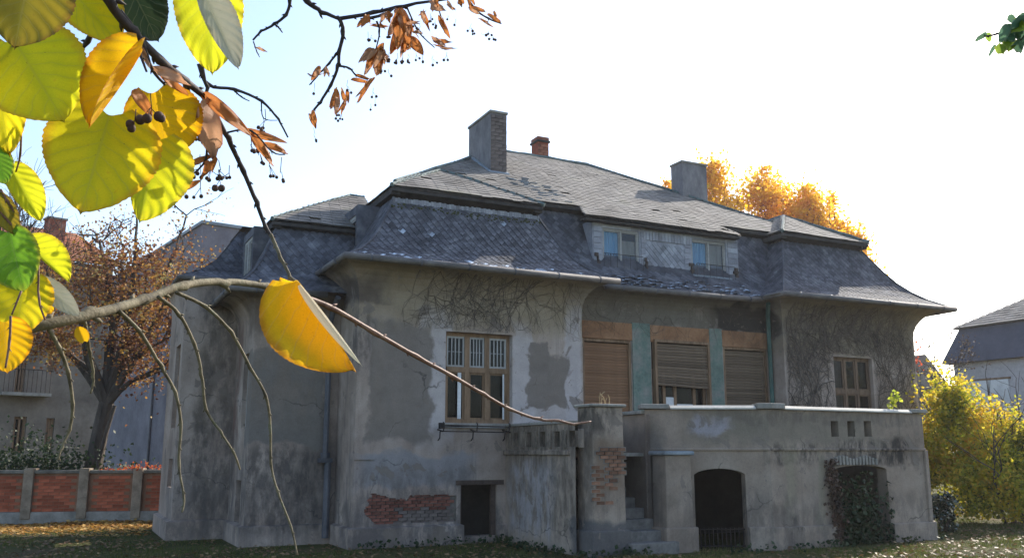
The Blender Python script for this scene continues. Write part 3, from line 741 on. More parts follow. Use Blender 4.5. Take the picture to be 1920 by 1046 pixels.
c2 = chimney(6.88, 7.22, 6.0, 6.4, 8.3, 10.28, M_BRICK, simple('red_chimney', [(.2, .055, .035), (.3, .085, .05)], 5, .9, .4, 40), (.17, .08), .01, M_DARKW)
w = MB(); w.box(6.87, 7.23, 5.99, 6.41, 10.34, 10.44); P('crown', w, M_BRICK, c2)
chimney(9.95, 10.78, 3.45, 3.95, 7.0, 9.36, M_BRICKO, M_CHIM, None, .0)

# windows ---------------------------------------------------------------------------------
def bar(mb, mp, a, b, z0, z1, q0, q1):
    mb.hexa([mp(a, z0, q0), mp(b, z0, q0), mp(b, z0, q1), mp(a, z0, q1), mp(a, z1, q0), mp(b, z1, q0), mp(b, z1, q1), mp(a, z1, q1)])
def window(mp, a, b, z0, z1, q, cols, transom=None, wood=None, glass=None, fw=.07, upper_bars=0, mw=.05, sky_sheet=None):
    wood = wood or M_WOOD; glass = glass or M_GLASS; f = MB()
    bar(f, mp, a, a + fw, z0, z1, q, q + .08); bar(f, mp, b - fw, b, z0, z1, q, q + .08)
    bar(f, mp, a + fw, b - fw, z0, z0 + fw, q, q + .08); bar(f, mp, a + fw, b - fw, z1 - fw, z1, q, q + .08)
    o = P('window', f, wood); W_ = (b - a - 2 * fw)
    xs = [a + fw + W_ * i / cols for i in range(cols + 1)]
    m = MB()
    for x in xs[1:-1]: bar(m, mp, x - mw, x + mw, z0 + fw, z1 - fw, q - .015, q + .07)
    if transom:
        ts = [a + fw] + [x for x in xs[1:-1] for _ in (0, 1)] + [b - fw]
        for i in range(cols): bar(m, mp, xs[i] + (mw if i else 0), xs[i + 1] - (mw if i < cols - 1 else 0), transom - .05, transom + .05, q - .02, q + .075)
    P('mullion', m, wood, o)
    rows = [(z0 + fw, (transom - .05) if transom else z1 - fw)] + ([(transom + .05, z1 - fw)] if transom else [])
    for ri, (za, zb) in enumerate(rows):
        for i in range(cols):
            xa = xs[i] + (mw if i else 0); xb = xs[i + 1] - (mw if i < cols - 1 else 0)
            s = MB(); e = .035 if mw > .03 else .022
            bar(s, mp, xa, xa + e, za, zb, q + .012, q + .05); bar(s, mp, xb - e, xb, za, zb, q + .012, q + .05)
            bar(s, mp, xa + e, xb - e, za, za + e, q + .012, q + .05); bar(s, mp, xa + e, xb - e, zb - e, zb, q + .012, q + .05)
            if ri and upper_bars:
                for k in range(1, upper_bars):
                    x = xa + e + (xb - xa - 2 * e) * k / upper_bars; bar(s, mp, x - .011, x + .011, za + e, zb - e, q + .015, q + .04)
                zm = (za + zb) / 2; bar(s, mp, xa + e, xb - e, zm - .011, zm + .011, q + .0425, q + .055)
            P('sash', s, M_WOODP if (ri and upper_bars) else wood, o)
            p = MB(); p.quad(mp(xa + e, za + e, q + .03), mp(xb - e, za + e, q + .03), mp(xb - e, zb - e, q + .03), mp(xa + e, zb - e, q + .03)); P('pane', p, glass, o)
    if sky_sheet:
        cm, ca, cb = sky_sheet; c = MB(); n = 30
        for i in range(n):
            u0, u1 = i / n, (i + 1) / n
            d = lambda u: q + .065 + .015 * math.sin(u * 40)
            c.quad(mp(ca + (cb - ca) * u0, z0, d(u0)), mp(ca + (cb - ca) * u1, z0, d(u1)), mp(ca + (cb - ca) * u1, z1 - .03, d(u1)), mp(ca + (cb - ca) * u0, z1 - .03, d(u0)))
        P('sky_sheet', c, cm, o)  # sheet close behind the glass, coloured to imitate reflected sky
    return o
FR = mapper((0, 0), (1, 0))
wa = window(FR, AW[0], AW[1], AW[2], AW[3], .13, 3, 3.16, upper_bars=4)
w = MB(); bar(w, FR, AW[0] - .03, AW[1] + .03, 2.07, 2.155, -.05, .23); P('sill', w, M_CONC, wa)
for xa_, xb_ in ((1.99, 2.06), (2.93, 2.96)): w = MB(); bar(w, FR, xa_, xb_, 2.24, 3.1, .10, .115); P('casement_edge', w, M_WHITE, wa)
window(FR, CW[0], CW[1], CW[2], CW[3], .10, 3, 3.02, M_WOODD, fw=.05, mw=.032)
LW = mapper((XD, YE + .1), (0, -1)); window(LW, 1.05, 1.54, 2.08, 3.45, .08, 1, None, M_WOODP, fw=.09)
LE = mapper((XE, YEB), (0, -1)); window(LE, YEB - 4.1, YEB - 3.35, 2.1, 3.75, .07, 2, 3.1)
# flower box rail under the big window
w = MB(); zr = 2.06
for (x, y) in ((1.56, -.30), (2.22, -.30), (2.88, -.30)):
    w.tube([(x, .03, zr - .02), (x, -.28, zr - .06), (x, -.31, zr + .08), (x, -.27, zr + .10)], .013, 5); w.tube([(x, .02, zr - .24), (x + .03, -.03, zr - .18), (x, -.12, zr - .06), (x, -.27, zr - .06)], .012, 5)
w.tube([(1.5, -.30, zr + .05), (2.9, -.30, zr + .03)], .011, 5); w.tube([(1.5, -.30, zr - .06), (2.9, -.30, zr - .07)], .011, 5); w.tube([(1.56, -.29, zr + .02), (2.22, -.1, zr + .05)], .011, 5)
w.box(1.47, 1.56, -.34, -.26, zr - .02, zr + .09); P('flower_box_rail', w, M_IRON)
# basement hatch: timber frame
w = MB(); bar(w, FR, 1.93, 2.9, 1.035, 1.12, -.02, .1); bar(w, FR, 2.68, 2.77, .12, 1.03, .06, .14); bar(w, FR, 2.03, 2.08, .12, 1.03, .08, .14)
P('basement_frame', w, simple('rotten_wood', [(.05, .035, .03), (.11, .08, .065)], 5, .9, .5, 40))
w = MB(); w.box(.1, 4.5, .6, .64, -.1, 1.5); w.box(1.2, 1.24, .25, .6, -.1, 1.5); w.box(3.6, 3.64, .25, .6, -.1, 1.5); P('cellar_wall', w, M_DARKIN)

# shutters of the recessed bay
BQ = mapper((0, YB), (1, 0))
def shutter(a, b, z0, z1, q, m, pitch, tilt=0.0, gap=.004, rel=.008):
    f = MB(); bar(f, BQ, a - .06, a, 1.66, z1 + .02, q - .05, q + .06); bar(f, BQ, b, b + .05, 1.66, z1 + .02, q - .05, q + .06); bar(f, BQ, a - .06, b + .05, z1 + .021, z1 + .08, q - .05, q + .06)
    o = P('roller_shutter', f, M_WOOD)
    n = int((z1 - z0) / pitch); mb = MB(); wd = (b - a)
    mb.add([(-wd / 2, 0, 0), (wd / 2, 0, 0), (wd / 2, .008, pitch - gap), (-wd / 2, .008, pitch - gap), (-wd / 2, -rel, pitch * .45), (wd / 2, -rel, pitch * .45)], [(0, 1, 5, 4), (4, 5, 2, 3)])
    me = mb.mesh('slat', m)
    for k in range(n):
        z = z1 - (k + 1) * pitch; tl = tilt * max(0, (k - 3) / n)
        mt = Matrix.Translation(((a + b) / 2 + tl * .35 + R.gauss(0, .002), YB + q + R.gauss(0, .0015), z)) @ Matrix.Rotation(tl + R.gauss(0, .001), 4, 'Y'); inst('slat', me, o, mt)
    return o
shutter(5.02, 6.12, 1.7, 3.89, .06, M_SHUT, .058, gap=.0008, rel=.0025)
s2 = shutter(6.80, 8.18, 3.02, 3.95, -.02, M_SHUTO, .062, .055, gap=.007); s2['label'] = 'half lowered brown shutter hanging askew'
shutter(8.71, 9.88, 1.7, 3.90, .06, M_SHUTO, .062)
for a, b in SH:
    w = MB(); bar(w, BQ, a - .03, b + .03, 3.97, 4.34, -.025, .05); P('lintel_board', w, M_BOARD, bevel=.012)
for a, b in ((6.19, 6.66), (8.26, 8.62)):
    w = MB(); bar(w, BQ, a, b, 1.62, 4.36, -.03, .04); P('pilaster', w, M_GREEN, bevel=.01)
w = MB(); bar(w, BQ, XA1 + .02, 4.93, 1.62, 4.4, -.02, .03); P('pilaster', w, M_WOODP, bevel=.01)
w = MB()                                   # door behind the half open shutter
for x in (6.72, 7.05, 7.34, 7.86, 8.14): bar(w, BQ, x, x + .075, 1.66, 3.4, .12, .17)
bar(w, BQ, 6.72, 8.2, 3.3, 3.4, .1, .18); bar(w, BQ, 7.05, 7.4, 1.66, 2.2, .13, .16); bar(w, BQ, 7.4, 7.86, 1.66, 2.52, .13, .16); dr = P('balcony_door', w, M_WOOD)
w = MB(); bar(w, BQ, 7.42, 7.84, 2.5, 2.66, .115, .125); bar(w, BQ, 7.13, 7.33, 2.3, 2.8, .115, .125); P('white_panel', w, M_WHITE, dr)
w = MB(); w.quad(BQ(6.8, 1.7, .15), BQ(8.15, 1.7, .15), BQ(8.15, 3.3, .15), BQ(6.8, 3.3, .15)); P('pane', w, M_GLASS, dr)

# dormer of the recessed bay
w = MB(); DYF = .74
DW1 = (5.66, 6.62, 5.60, 6.46, 0); DW2 = (8.06, 9.06, 5.62, 6.46, 0)
wall(w, mapper((0, DYF), (1, 0)), 5.40, 9.42, 5.1, 6.56, [DW1, DW2], .1)
for x in (5.40, 9.42): w.quad((x, DYF, 5.1), (x, 1.6, 5.1), (x, 1.6, 6.6), (x, DYF, 6.6))
dorm = P('dormer', w, M_SLATED)
DM = mapper((0, DYF), (1, 0))
tile = MB()
def inwin(x, z): return any(h[0] - .03 < x < h[1] + .03 and h[2] - .03 < z < h[3] + .03 for h in (DW1, DW2))
for r in range(15):
    for k in range(36):
        x = 6.8 + (k + (.5 if r % 2 else 0)) * .155; z = 5.52 + r * .078
        if x > 7.82 or z > 6.28: continue
        d = .076; tile.hexa([DM(x, z - d, -.016), DM(x + d, z, -.012), DM(x, z + d, -.003), DM(x - d, z, -.012), DM(x, z - d, -.008), DM(x + d, z, -.004), DM(x, z + d, .002), DM(x - d, z, -.004)])
for x in np.arange(6.72, 8.0, .085):
    bar(tile, DM, x, x + .075, 6.30, 6.50, -.02 - R.random() * .008, -.002)
for (xa, xb) in ((5.42, 5.62), (9.1, 9.40), (7.84, 8.02), (6.66, 6.78)):
    for z in np.arange(5.45, 6.5, .13): bar(tile, DM, xa + R.random() * .01, xb, z, z + .118, -.018, -.004)
P('dormer_slates', tile, M_SLATED, dorm, kind='stuff')
DG1 = window(DM, *DW1[:4], .03, 2, None, M_WOODP, M_GLASSB, .04, mw=.022, sky_sheet=(M_BLUEC, 5.7, 6.14))
DG2 = window(DM, *DW2[:4], .03, 2, None, M_WOODP, M_GLASSB, .04, mw=.022, sky_sheet=(M_BLUEC, 8.1, 8.58))
w = MB(); bar(w, DM, 6.17, 6.56, 5.66, 6.24, .1, .11); bar(w, DM, 8.6, 9.0, 5.66, 6.42, .1, .11); P('inner_blind', w, M_CREAM, dorm)
w = MB(); bar(w, DM, 5.62, 6.68, 5.53, 5.585, -.09, .02); bar(w, DM, 8.0, 9.12, 5.53, 5.60, -.12, .02); P('dormer_sill', w, M_LEAD, dorm)
w = MB()
for x0, x1 in ((5.6, 6.62), (8.1, 9.2)):
    zt = 5.86; w.tube([(x0, .6, zt), (x1, .6, zt)], .007, 4)
    for x in np.linspace(x0, x1, 7): w.tube([(x, .6, zt), (x, .6, zt - .3)], .004, 4)
P('dormer_railing', w, M_IRON, dorm)
M_ROT = simple('rust_rot', [(.05, .04, .035), (.11, .085, .075)], 6, .95, .5, 40)
for x in (6.78, 8.02, 5.5, 9.3):
    w = MB()
    for i in range(6): w.box(x - R.random() * .07, x + R.random() * .07, .65 + R.random() * .04, .72, 5.45 + i * .07, 5.51 + i * .07 + R.random() * .02)
    P('rotten_bracket', w, M_ROT, dorm)
# broken slates on the apron below the dormer
w = MB()
for _ in range(120):
    x = R.uniform(5.3, 9.5); u = R.uniform(.02, .33); p = SKB[0](u, (x - 4.2) / (SKB[0](u, 1).x - 4.2)); a = R.uniform(-.3, .3); s = R.uniform(.05, .13)
    c, sn = math.cos(a) * s, math.sin(a) * s; z = p.z + .03
    w.add([(x - c, p.y - sn - .02, z - .02), (x + sn, p.y - .1, z - .03 + R.random() * .02), (x + c, p.y + sn, z), (x - sn, p.y + .1, z + .05)], [(0, 1, 2, 3)])
P('apron_slates', w, M_SLATEP, mans, kind='stuff')
# side dormer windows of the left slopes
SA = mapper((.34, 2.9), (0, -1)); w = MB(); wall(w, SA, 0, 1.48, 5.3, 6.5, [(.1, 1.36, 5.55, 6.32, 0)], .1); w.quad((.34, 1.42, 5.3), (1.3, 1.42, 5.3), (1.3, 1.42, 6.5), (.34, 1.42, 6.5)); sdm = P('side_dormer', w, M_SLATE)
window(SA, .1, 1.36, 5.55, 6.32, .02, 2, None, M_WOODP, M_GLASSB, .07)
SD = mapper((-1.56, 3.1), (0, -1)); w = MB(); wall(w, SD, 0, 1.08, 4.7, 5.98, [(.1, .98, 4.95, 5.82, 0)], .1); w.quad((-1.56, 2.02, 4.7), (-.6, 2.02, 4.7), (-.6, 2.02, 5.98), (-1.56, 2.02, 5.98)); P('side_dormer', w, M_SLATE)
window(SD, .1, .98, 4.95, 5.82, .02, 2, None, M_WOODP, M_GLASSB, .07)

# exposed brickwork --------------------------------------------------------------------------
def brick_patch(parent, mp, inside, s0, s1, z0, z1, bw, bh, m, proud=.012, maxn=200, alt=None):
    bk = MB(); mb = MB(); mb.add([(-bw / 2 + .007, -.014, -bh / 2 + .006), (bw / 2 - .007, -.014, -bh / 2 + .006), (bw / 2 - .007, .02, -bh / 2 + .006), (-bw / 2 + .007, .02, -bh / 2 + .006), (-bw / 2 + .009, -.014, bh / 2 - .006), (bw / 2 - .009, -.014, bh / 2 - .006), (bw / 2 - .007, .02, bh / 2 - .006), (-bw / 2 + .007, .02, bh / 2 - .006)],
           [(0, 1, 5, 4), (0, 3, 2, 1), (4, 5, 6, 7), (0, 4, 7, 3), (1, 2, 6, 5)]); me = mb.mesh('brick', m); me2 = mb.mesh('brick', alt[0]) if alt else me
    o0 = mp(0, 0, 0); ex = (mp(1, 0, 0) - o0); ez = Vector((0, 0, 1)); ey = mp(0, 0, 1) - o0; rot = Matrix((ex, ey, ez)).transposed().to_4x4()
    z = z0; r = 0; n = 0
    while z < z1:
        s = s0 - (bw / 2 if r % 2 else 0)
        while s < s1:
            c = s + bw / 2
            if inside(c, z + bh / 2) and n < maxn:
                mt = Matrix.Translation(mp(c, z + bh / 2, -proud * R.uniform(.2, 1.0))) @ rot; inst('brick', me2 if alt and alt[1](c, z) else me, parent, mt); n += 1
                bar(bk, mp, c - bw * .58, c + bw * .58, z - .01, z + bh + .01, -.005, .003)
            s += bw
        z += bh; r += 1
    P('mortar_bed', bk, M_MORT, parent)
def in1(s, z):
    q = mnoise.noise(Vector((s * 2.2, z * 3.5, 4))) * .24 + mnoise.noise(Vector((s * 9, z * 12, 7))) * .10
    return .27 + q < s < 1.97 and .37 + max(0, (.45 - s) * .9) < z < .86 + q * .5 + .05 * math.sin(s * 5)
skin = MB(); cs = .022; na = int(round((PATCH[1] - PATCH[0]) / cs)); nb_ = int(round((PATCH[3] - PATCH[2]) / cs)); cx_, cz_ = (PATCH[1] - PATCH[0]) / na, (PATCH[3] - PATCH[2]) / nb_
broke = lambda i, j: 1 <= i < na - 1 and 1 <= j < nb_ - 1 and in1(PATCH[0] + (i + .5) * cx_, PATCH[2] + (j + .5) * cz_ + .012 * mnoise.noise(Vector((i * .6, j * .6, 1))))
for i in range(na):
    for j in range(nb_):
        if broke(i, j): continue
        xa_, xb_, za_, zb_ = PATCH[0] + i * cx_, PATCH[0] + (i + 1) * cx_, PATCH[2] + j * cz_, PATCH[2] + (j + 1) * cz_
        skin.quad(FR(xa_, za_), FR(xb_, za_), FR(xb_, zb_), FR(xa_, zb_))
        for (di, dj, p_, q_) in ((1, 0, (xb_, za_), (xb_, zb_)), (-1, 0, (xa_, za_), (xa_, zb_)), (0, 1, (xa_, zb_), (xb_, zb_)), (0, -1, (xa_, za_), (xb_, za_))):
            if broke(i + di, j + dj): skin.quad(FR(*p_), FR(*q_), FR(*q_, .05), FR(*p_, .05))
P('broken_plaster', skin, M_PL, front_wall)
w = MB(); w.quad(FR(PATCH[0], PATCH[2], .036), FR(PATCH[1], PATCH[2], .036), FR(PATCH[1], PATCH[3], .036), FR(PATCH[0], PATCH[3], .036)); P('mortar_bed', w, M_MORT, front_wall)
in1w = lambda s_, z_: any(in1(s_ + a_, z_ + b_) for a_ in (-.1, 0, .1) for b_ in (-.04, 0, .04)) and PATCH[0] + .06 < s_ < PATCH[1] - .06
FRB = lambda s_, z_, q=0.0: FR(s_, z_, q + .034)
brick_patch(front_wall, FRB, in1w, .1, 2.0, .375, 1.0, .165, .058, M_BRICKR, .012, 280, (M_BRICKC, lambda s_, z_: z_ < .62 - .1 * mnoise.noise(Vector((s_ * 3, z_ * 4, 0))) and s_ > .75 + .5 * mnoise.noise(Vector((s_ * 2, z_ * 6, 3)))))

# ------------------------------------------------------------------ terrace
terr = empty('terrace', 'raised plaster terrace with two arched openings before the shuttered bay', 'terrace', (ORG.x, ORG.y, 0), TH)
T = lambda name, mb, m, parent=None, **k: mb.build(name, m, parent or terr, **k)
c0 = Vector((4.5, -2.40, 0)); c1v = Vector((6.4, -3.36, 0)); f1 = Vector((10.42, -3.22, 0))
def fL(x, y, a, b):                    # pixel on the vertical plane through plan points a, b -> (run, height)
    d = ray(x, y); e = (b - a).normalized(); n = Vector((-e.y, e.x, 0)); ce = loc(EYEV); dl = Vector((d.dot(UX), d.dot(UY), d.z))
    tt = (a - ce).dot(n) / dl.dot(n); q = ce + dl * tt; return (q - a).dot(e), q.z
chm = mapper(c0, c1v - c0); frm = mapper(c1v, f1 - c1v); lc = (c1v - c0).length; lf = (f1 - c1v).length
a1 = fL(1301, 885, c0, c1v)[0]; a2 = fL(1397, 885, c0, c1v)[0]; at1 = fL(1348, 878, c0, c1v)[1]
w = MB(); TB = 1.66
wall(w, chm, -.02, lc, -.1, 2.36, [(a1, a2, -.05, at1, .14)], .3)
b1 = fL(1562, 870, c1v, f1)[0]; b2 = fL(1662, 878, c1v, f1)[0]; bt = fL(1600, 872, c1v, f1)[1]
slots = [(fL(x - 7, 817, c1v, f1)[0], fL(x + 7, 817, c1v, f1)[0], fL(x, 818, c1v, f1)[1], fL(x, 789, c1v, f1)[1], 0) for x in (1566, 1597, 1628)]
wall(w, frm, 0, lf, -.1, 2.36, [(b1, b2, -.05, bt, .1)] + slots, .22)
w.quad((f1.x, f1.y, -.1), (f1.x + .1, .1, -.1), (f1.x + .1, .1, 2.36), (f1.x, f1.y, 2.36))
# wall backs so the parapet is thick
for mp, L_ in ((chm, lc), (frm, lf)): w.quad(mp(0, 1.66, .24), mp(L_, 1.66, .24), mp(L_, 2.36, .24), mp(0, 2.36, .24))
tw = T('parapet_wall', w, M_TER)
w = MB(); wall(w, mapper((4.5, -.75), (0, -1)), 0, 1.75, -.1, 2.28, [], .2); w.quad((4.72, -.75, 1.6), (4.72, -2.4, 1.6), (4.72, -2.4, 2.28), (4.72, -.75, 2.28)); T('stair_side_wall', w, M_TER)
# left side: solid wall below, pierced balustrade above
LS = mapper((2.95, .02), (0, -1)); w = MB(); sl_ = [(.35 + .52 * i, .35 + .52 * i + .19, 1.72, 1.98, 0) for i in range(5)]
wall(w, LS, 0, 2.5, -.1, 2.10, sl_, .18); w.quad(LS(0, 1.6, .2), LS(2.5, 1.6, .2), LS(2.5, 2.1, .2), LS(0, 2.1, .2)); w.quad(LS(0, 2.1, 0), LS(2.5, 2.1, 0), LS(2.5, 2.1, .2), LS(0, 2.1, .2))
T('balustrade_wall', w, M_TER)
w = MB(); bar(w, LS, 0, 2.45, 1.58, 1.66, -.06, .03); T('moulding', w, M_TER, bevel=.015)
w = MB(); bar(w, LS, 0, 2.45, 2.101, 2.15, -.04, .22); T('coping', w, M_CONC, bevel=.01)
for i in range(6):
    w = MB(); x = .22 + .52 * i; bar(w, LS, x - .06, x + .06, 1.70, 2.0, -.03, .02); T('baluster', w, M_TER, bevel=.01)
# entrance piers
def pier(x0, x1, y0, y1, h, capm, capz=.08, name='pier'):
    mb = MB(); b = .02; mb.hexa([(x0 - b, y0 - b, -.1), (x1 + b, y0 - b, -.1), (x1 + b, y1, -.1), (x0 - b, y1, -.1), (x0, y0, h), (x1, y0, h), (x1, y1, h), (x0, y1, h)])
    o = T(name, mb, M_TER, bevel=.02); c = MB(); c.box(x0 - .05, x1 + .05, y0 - .05, y1 + .05, h, h + capz); T('cap', c, capm, o, bevel=.02)
    p = MB(); p.box(x0 - .07, x1 + .07, y0 - .07, y1, -.1, .40); T('plinth', p, M_TER, o, bevel=.02); return o
p1 = pier(3.10, 3.68, -2.92, -2.42, 2.36, M_CONC, .05)
p2 = pier(4.5, 5.02, -2.94, -2.55, 1.58, M_LEAD, .07)
PR = mapper((0, -2.925), (1, 0))
def in2(s, z):
    q = mnoise.noise(Vector((s * 3, z * 3, 8))) * .14
    return 3.12 < s < 3.66 and .95 < z < 1.72 and s > 3.16 + q and z > 1.72 - (s - 3.06) * 1.2 - (.25 if s > 3.35 else .0) - .0 + q * .5 and not (s > 3.5 and z < 1.25)
brick_patch(p1, PR, in2, 3.05, 3.7, .9, 1.75, .165, .062, M_BRICKO, .004)
def in3(s, z): return 3.10 < s < 3.42 and .72 < z < 1.5 and mnoise.noise(Vector((s * 4, z * 4, 2))) > -.12
brick_patch(p1, mapper((0, -2.921), (1, 0)), in3, 3.13, 3.42, .8, 1.4, .165, .062, M_BRICKO, .004)
# copings
def cop(mb, mp, s0, s1, z, t=.075, a=-.06, b=.30): bar(mb, mp, s0, s1, z, z + t, a, b)
def copw(mb, mp, s0, s1, z):           # coping whose front slopes back, shaped to catch the sun
    for z0, z1, q0, q1 in ((z, z + .022, -.06, -.06), (z + .022, z + .07, -.06, .03)):
        mb.hexa([mp(s0, z0, q0), mp(s1, z0, q0), mp(s1, z0, .30), mp(s0, z0, .30), mp(s0, z1, q1), mp(s1, z1, q1), mp(s1, z1, .30), mp(s0, z1, .30)])
w = MB(); copw(w, chm, .42, lc - .22, 2.365); T('coping', w, M_CAPL)
w = MB(); copw(w, frm, .36, lf - .35, 2.365); T('coping', w, M_CAPL)
w = MB(); cop(w, chm, -.1, .40, 2.37, .085, -.08, .32); T('coping_block', w, M_CONC, bevel=.015)
w = MB(); cop(w, chm, lc - .2, lc + .06, 2.37, .10, -.085, .32); cop(w, frm, -.04, .34, 2.373, .098, -.085, .32); T('coping_block', w, M_CONC, bevel=.015)
w = MB(); cop(w, frm, lf - .34, lf + .06, 2.37, .075, -.085, .32); T('coping_block', w, M_CONC, bevel=.015)
w = MB(); w.box(4.42, 4.78, -2.35, -.75, 2.285, 2.345); T('coping', w, M_CONC, bevel=.012)
w = MB(); bar(w, chm, .0, lc - .01, 1.655, 1.70, -.035, .02); bar(w, frm, .03, lf, 1.655, 1.70, -.035, .02); T('moulding', w, M_TER, bevel=.012)
w = MB(); bar(w, chm, a2 + .02, lc + .02, -.1, .38, -.07, .02); bar(w, frm, -.02, b1 - .02, -.1, .37, -.07, .02); T('plinth', w, M_TER, bevel=.015)
w = MB(); bar(w, frm, b2 + .02, lf + .08, -.1, .33, -.08, .02); T('plinth', w, M_TER, bevel=.015)
w = MB(); bar(w, frm, lf - .06, lf + .03, .33, 1.66, -.05, .2); T('corner_pier', w, M_TER, bevel=.012)
w = MB(); w.box(3.0, 10.3, -2.3, .4, 1.56, 1.62); w.hexa([(5.2, -2.4, 1.565), (6.5, -3.1, 1.565), (10.25, -3.0, 1.565), (10.25, -2.2, 1.565), (5.2, -2.4, 1.615), (6.5, -3.1, 1.615), (10.25, -3.0, 1.615), (10.25, -2.2, 1.615)]); T('terrace_floor', w, M_CONC)
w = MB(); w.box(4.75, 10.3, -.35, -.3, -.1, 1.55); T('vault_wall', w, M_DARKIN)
# corbelled hood above the ivy arch
w = MB()
for i in range(13):
    s = b1 + (b2 - b1) * (.02 + .8 * i / 13); bar(w, frm, s, s + .055, bt + .01, bt + .15 + .03 * math.sin(i * .9), -.05 - .01 * R.random(), .01)
T('brick_hood', w, M_CONC, bevel=.008)
# iron gate low in the left arch
w = MB()
for i in range(12): s = a1 + (a2 - a1) * (i + .5) / 12; w.tube([chm(s, -.02, .16), chm(s, .36, .16)], .011, 5)
for z in (.05, .33): w.tube([chm(a1 + .01, z, .16), chm(a2 - .01, z, .16)], .014, 5)
T('gate_railing', w, M_IRON)
# dry stalks on the pier
ds = MB()
for i in range(9):
    x = R.uniform(3.3, 3.52); y = R.uniform(-2.85, -2.6); h = R.uniform(.1, .24); ds.tube([(x, y, 2.41), (x + R.gauss(0, .02), y, 2.41 + h * .6), (x + R.gauss(0, .04), y, 2.41 + h)], [.006, .005, .007], 4)
M_STRAW = simple('straw', [(.30, .2, .1), (.45, .33, .18)], 8, .9, .2, 50)
o = ds.build('dry_weed', M_STRAW); o.location = (ORG.x, ORG.y, 0); o.rotation_euler.z = TH; tag(o, 'tuft of dry straw coloured stalks on top of the entrance pier', 'weed')
# stairs
st = empty('staircase', 'worn stone steps rising between the two terrace piers', 'stairs', (ORG.x, ORG.y, 0), TH)
nst = 9
for i in range(nst):
    y = -3.12 + i * .27; z = .03 + (i + 1) * .165
    m = MB(); m.box(3.70 + (-.0 if i > 1 else -.02), 4.48 + (.12 if i < 1 else 0), y, y + .31, z - .2, z); s_o = m.build('step', M_STONE, st, bevel=.018)

# ------------------------------------------------------------------ climbers on the villa
def in_open(x, z): return any(h[0] - .02 < x < h[1] + .02 and h[2] < z < h[3] + .02 for h in (AW, CW))
def climber(name, label, starts, bounds, y_of, steps, rad, spread=.35, branch=.12, grav=0, group=None, maxseg=4000):
    mb = MB(); nseg = 0; stack = list(starts)
    while stack and nseg < maxseg:
        x, z, a, r, n, y0 = stack.pop(0); pts = []
        for i in range(n):
            if not (bounds[0] < x < bounds[1] and bounds[2] < z < bounds[3]) or in_open(x, z): break
            pts.append((x, y_of(x, z) - .012 - r, z))
            a += R.gauss(0, spread) + grav * math.sin(a - PI / 2) * -.1
            x += math.cos(a) * .11; z += math.sin(a) * .11
            if R.random() < branch and r > .0035 and len(stack) < 900: stack.append((x, z, a + R.choice((-1, 1)) * R.uniform(.4, 1.1), r * .72, int(n * .75), 0))
        if len(pts) > 2:
            mb.tube(pts, [r * .72 * (1 - .6 * i / len(pts)) for i in range(len(pts))], 3, False); nseg += len(pts)
    o = mb.build(name, M_VINE); o.location = (ORG.x, ORG.y, 0); o.rotation_euler.z = TH
    return tag(o, label, 'climber')
yC = lambda x, z: -cove_out(z, ZC, 5.08, .62); yA = lambda x, z: -cove_out(z, ZC, 5.0, .48)
stt = [(R.uniform(10.1, 14.1), R.uniform(1.9, 2.6), PI / 2 + R.gauss(0, .35), R.choice((.009, .007, .012)), 26, 0) for _ in range(34)]
stt += [(R.uniform(10.1, 14.2), R.uniform(3.6, 4.6), R.uniform(0, 2 * PI), .007, 18, 0) for _ in range(130)]
stt += [(x_, 1.72, PI / 2 + R.gauss(0, .15), .034, 34, 0) for x_ in (10.35, 11.1, 13.2, 13.9)]
climber('bare_climber', 'leafless climber covering the right wing wall around its window', stt, (10.02, 14.22, 1.7, 5.02), yC, 26, .008, .38, .16, maxseg=14000)
stt = [(R.uniform(1.0, 4.6), 4.93, -PI / 2 + R.gauss(0, .5), R.choice((.005, .008)), 14, 0) for _ in range(60)] + [(R.uniform(1.2, 2.2), 4.5, R.uniform(-1.2, -.1), .007, 22, 0) for _ in range(12)]
climber('bare_climber', 'leafless climber hanging under the eave above the big brown window', stt, (.8, 4.64, 3.88, 4.97), yA, 14, .006, .3, .14, maxseg=2600)
yBv = lambda x, z: YB - .04 - cove_out(z, 4.6, 5.02, .42)
stt = [(R.uniform(4.8, 9.8), R.uniform(4.5, 4.9), -PI / 2 + R.gauss(0, .9), .005, 10, 0) for _ in range(46)]
climber('bare_climber', 'thin leafless climber strands over the lintel boards of the shuttered bay', stt, (4.75, 9.9, 4.0, 4.97), yBv, 10, .005, .4, .1, maxseg=900)

# ------------------------------------------------------------------ leaf clumps
def leaf_cloud(mb, pts, size, up=.3, fold=.25):
    for p in pts:
        s = size * R.uniform(.6, 1.35); d = Vector((R.gauss(0, 1), R.gauss(0, 1), R.gauss(0, 1) * .7 - .2)).normalized()
        q = d.orthogonal().normalized(); q = (q * math.cos(R.uniform(0, 6.3)) + d.cross(q) * math.sin(R.uniform(0, 6.3))).normalized()
        u = d * s; w_ = d.cross(q).normalized() * s * .42; k = q * s * fold * R.uniform(-.6, 1); p = Vector(p)
        mb.add([p, p + u * .5 + w_ + k, p + u, p + u * .5 - w_ + k], [(0, 1, 2), (0, 2, 3)])
def clump_pts(n, centre, rad, nclump, tight=.28, shell=.55):
    cl = []
    for _ in range(nclump):
        d = Vector((R.gauss(0, 1), R.gauss(0, 1), R.gauss(0, 1))).normalized(); f = shell + (1 - shell) * R.random()
        cl.append((Vector(centre) + Vector((d.x * rad[0], d.y * rad[1], d.z * rad[2])) * f, R.uniform(.6, 1.4)))
    out = []
    for _ in range(n):
        c, s = R.choice(cl); r = tight * s * min(rad)
        out.append(c + Vector((R.gauss(0, r), R.gauss(0, r), R.gauss(0, r))))
    return out
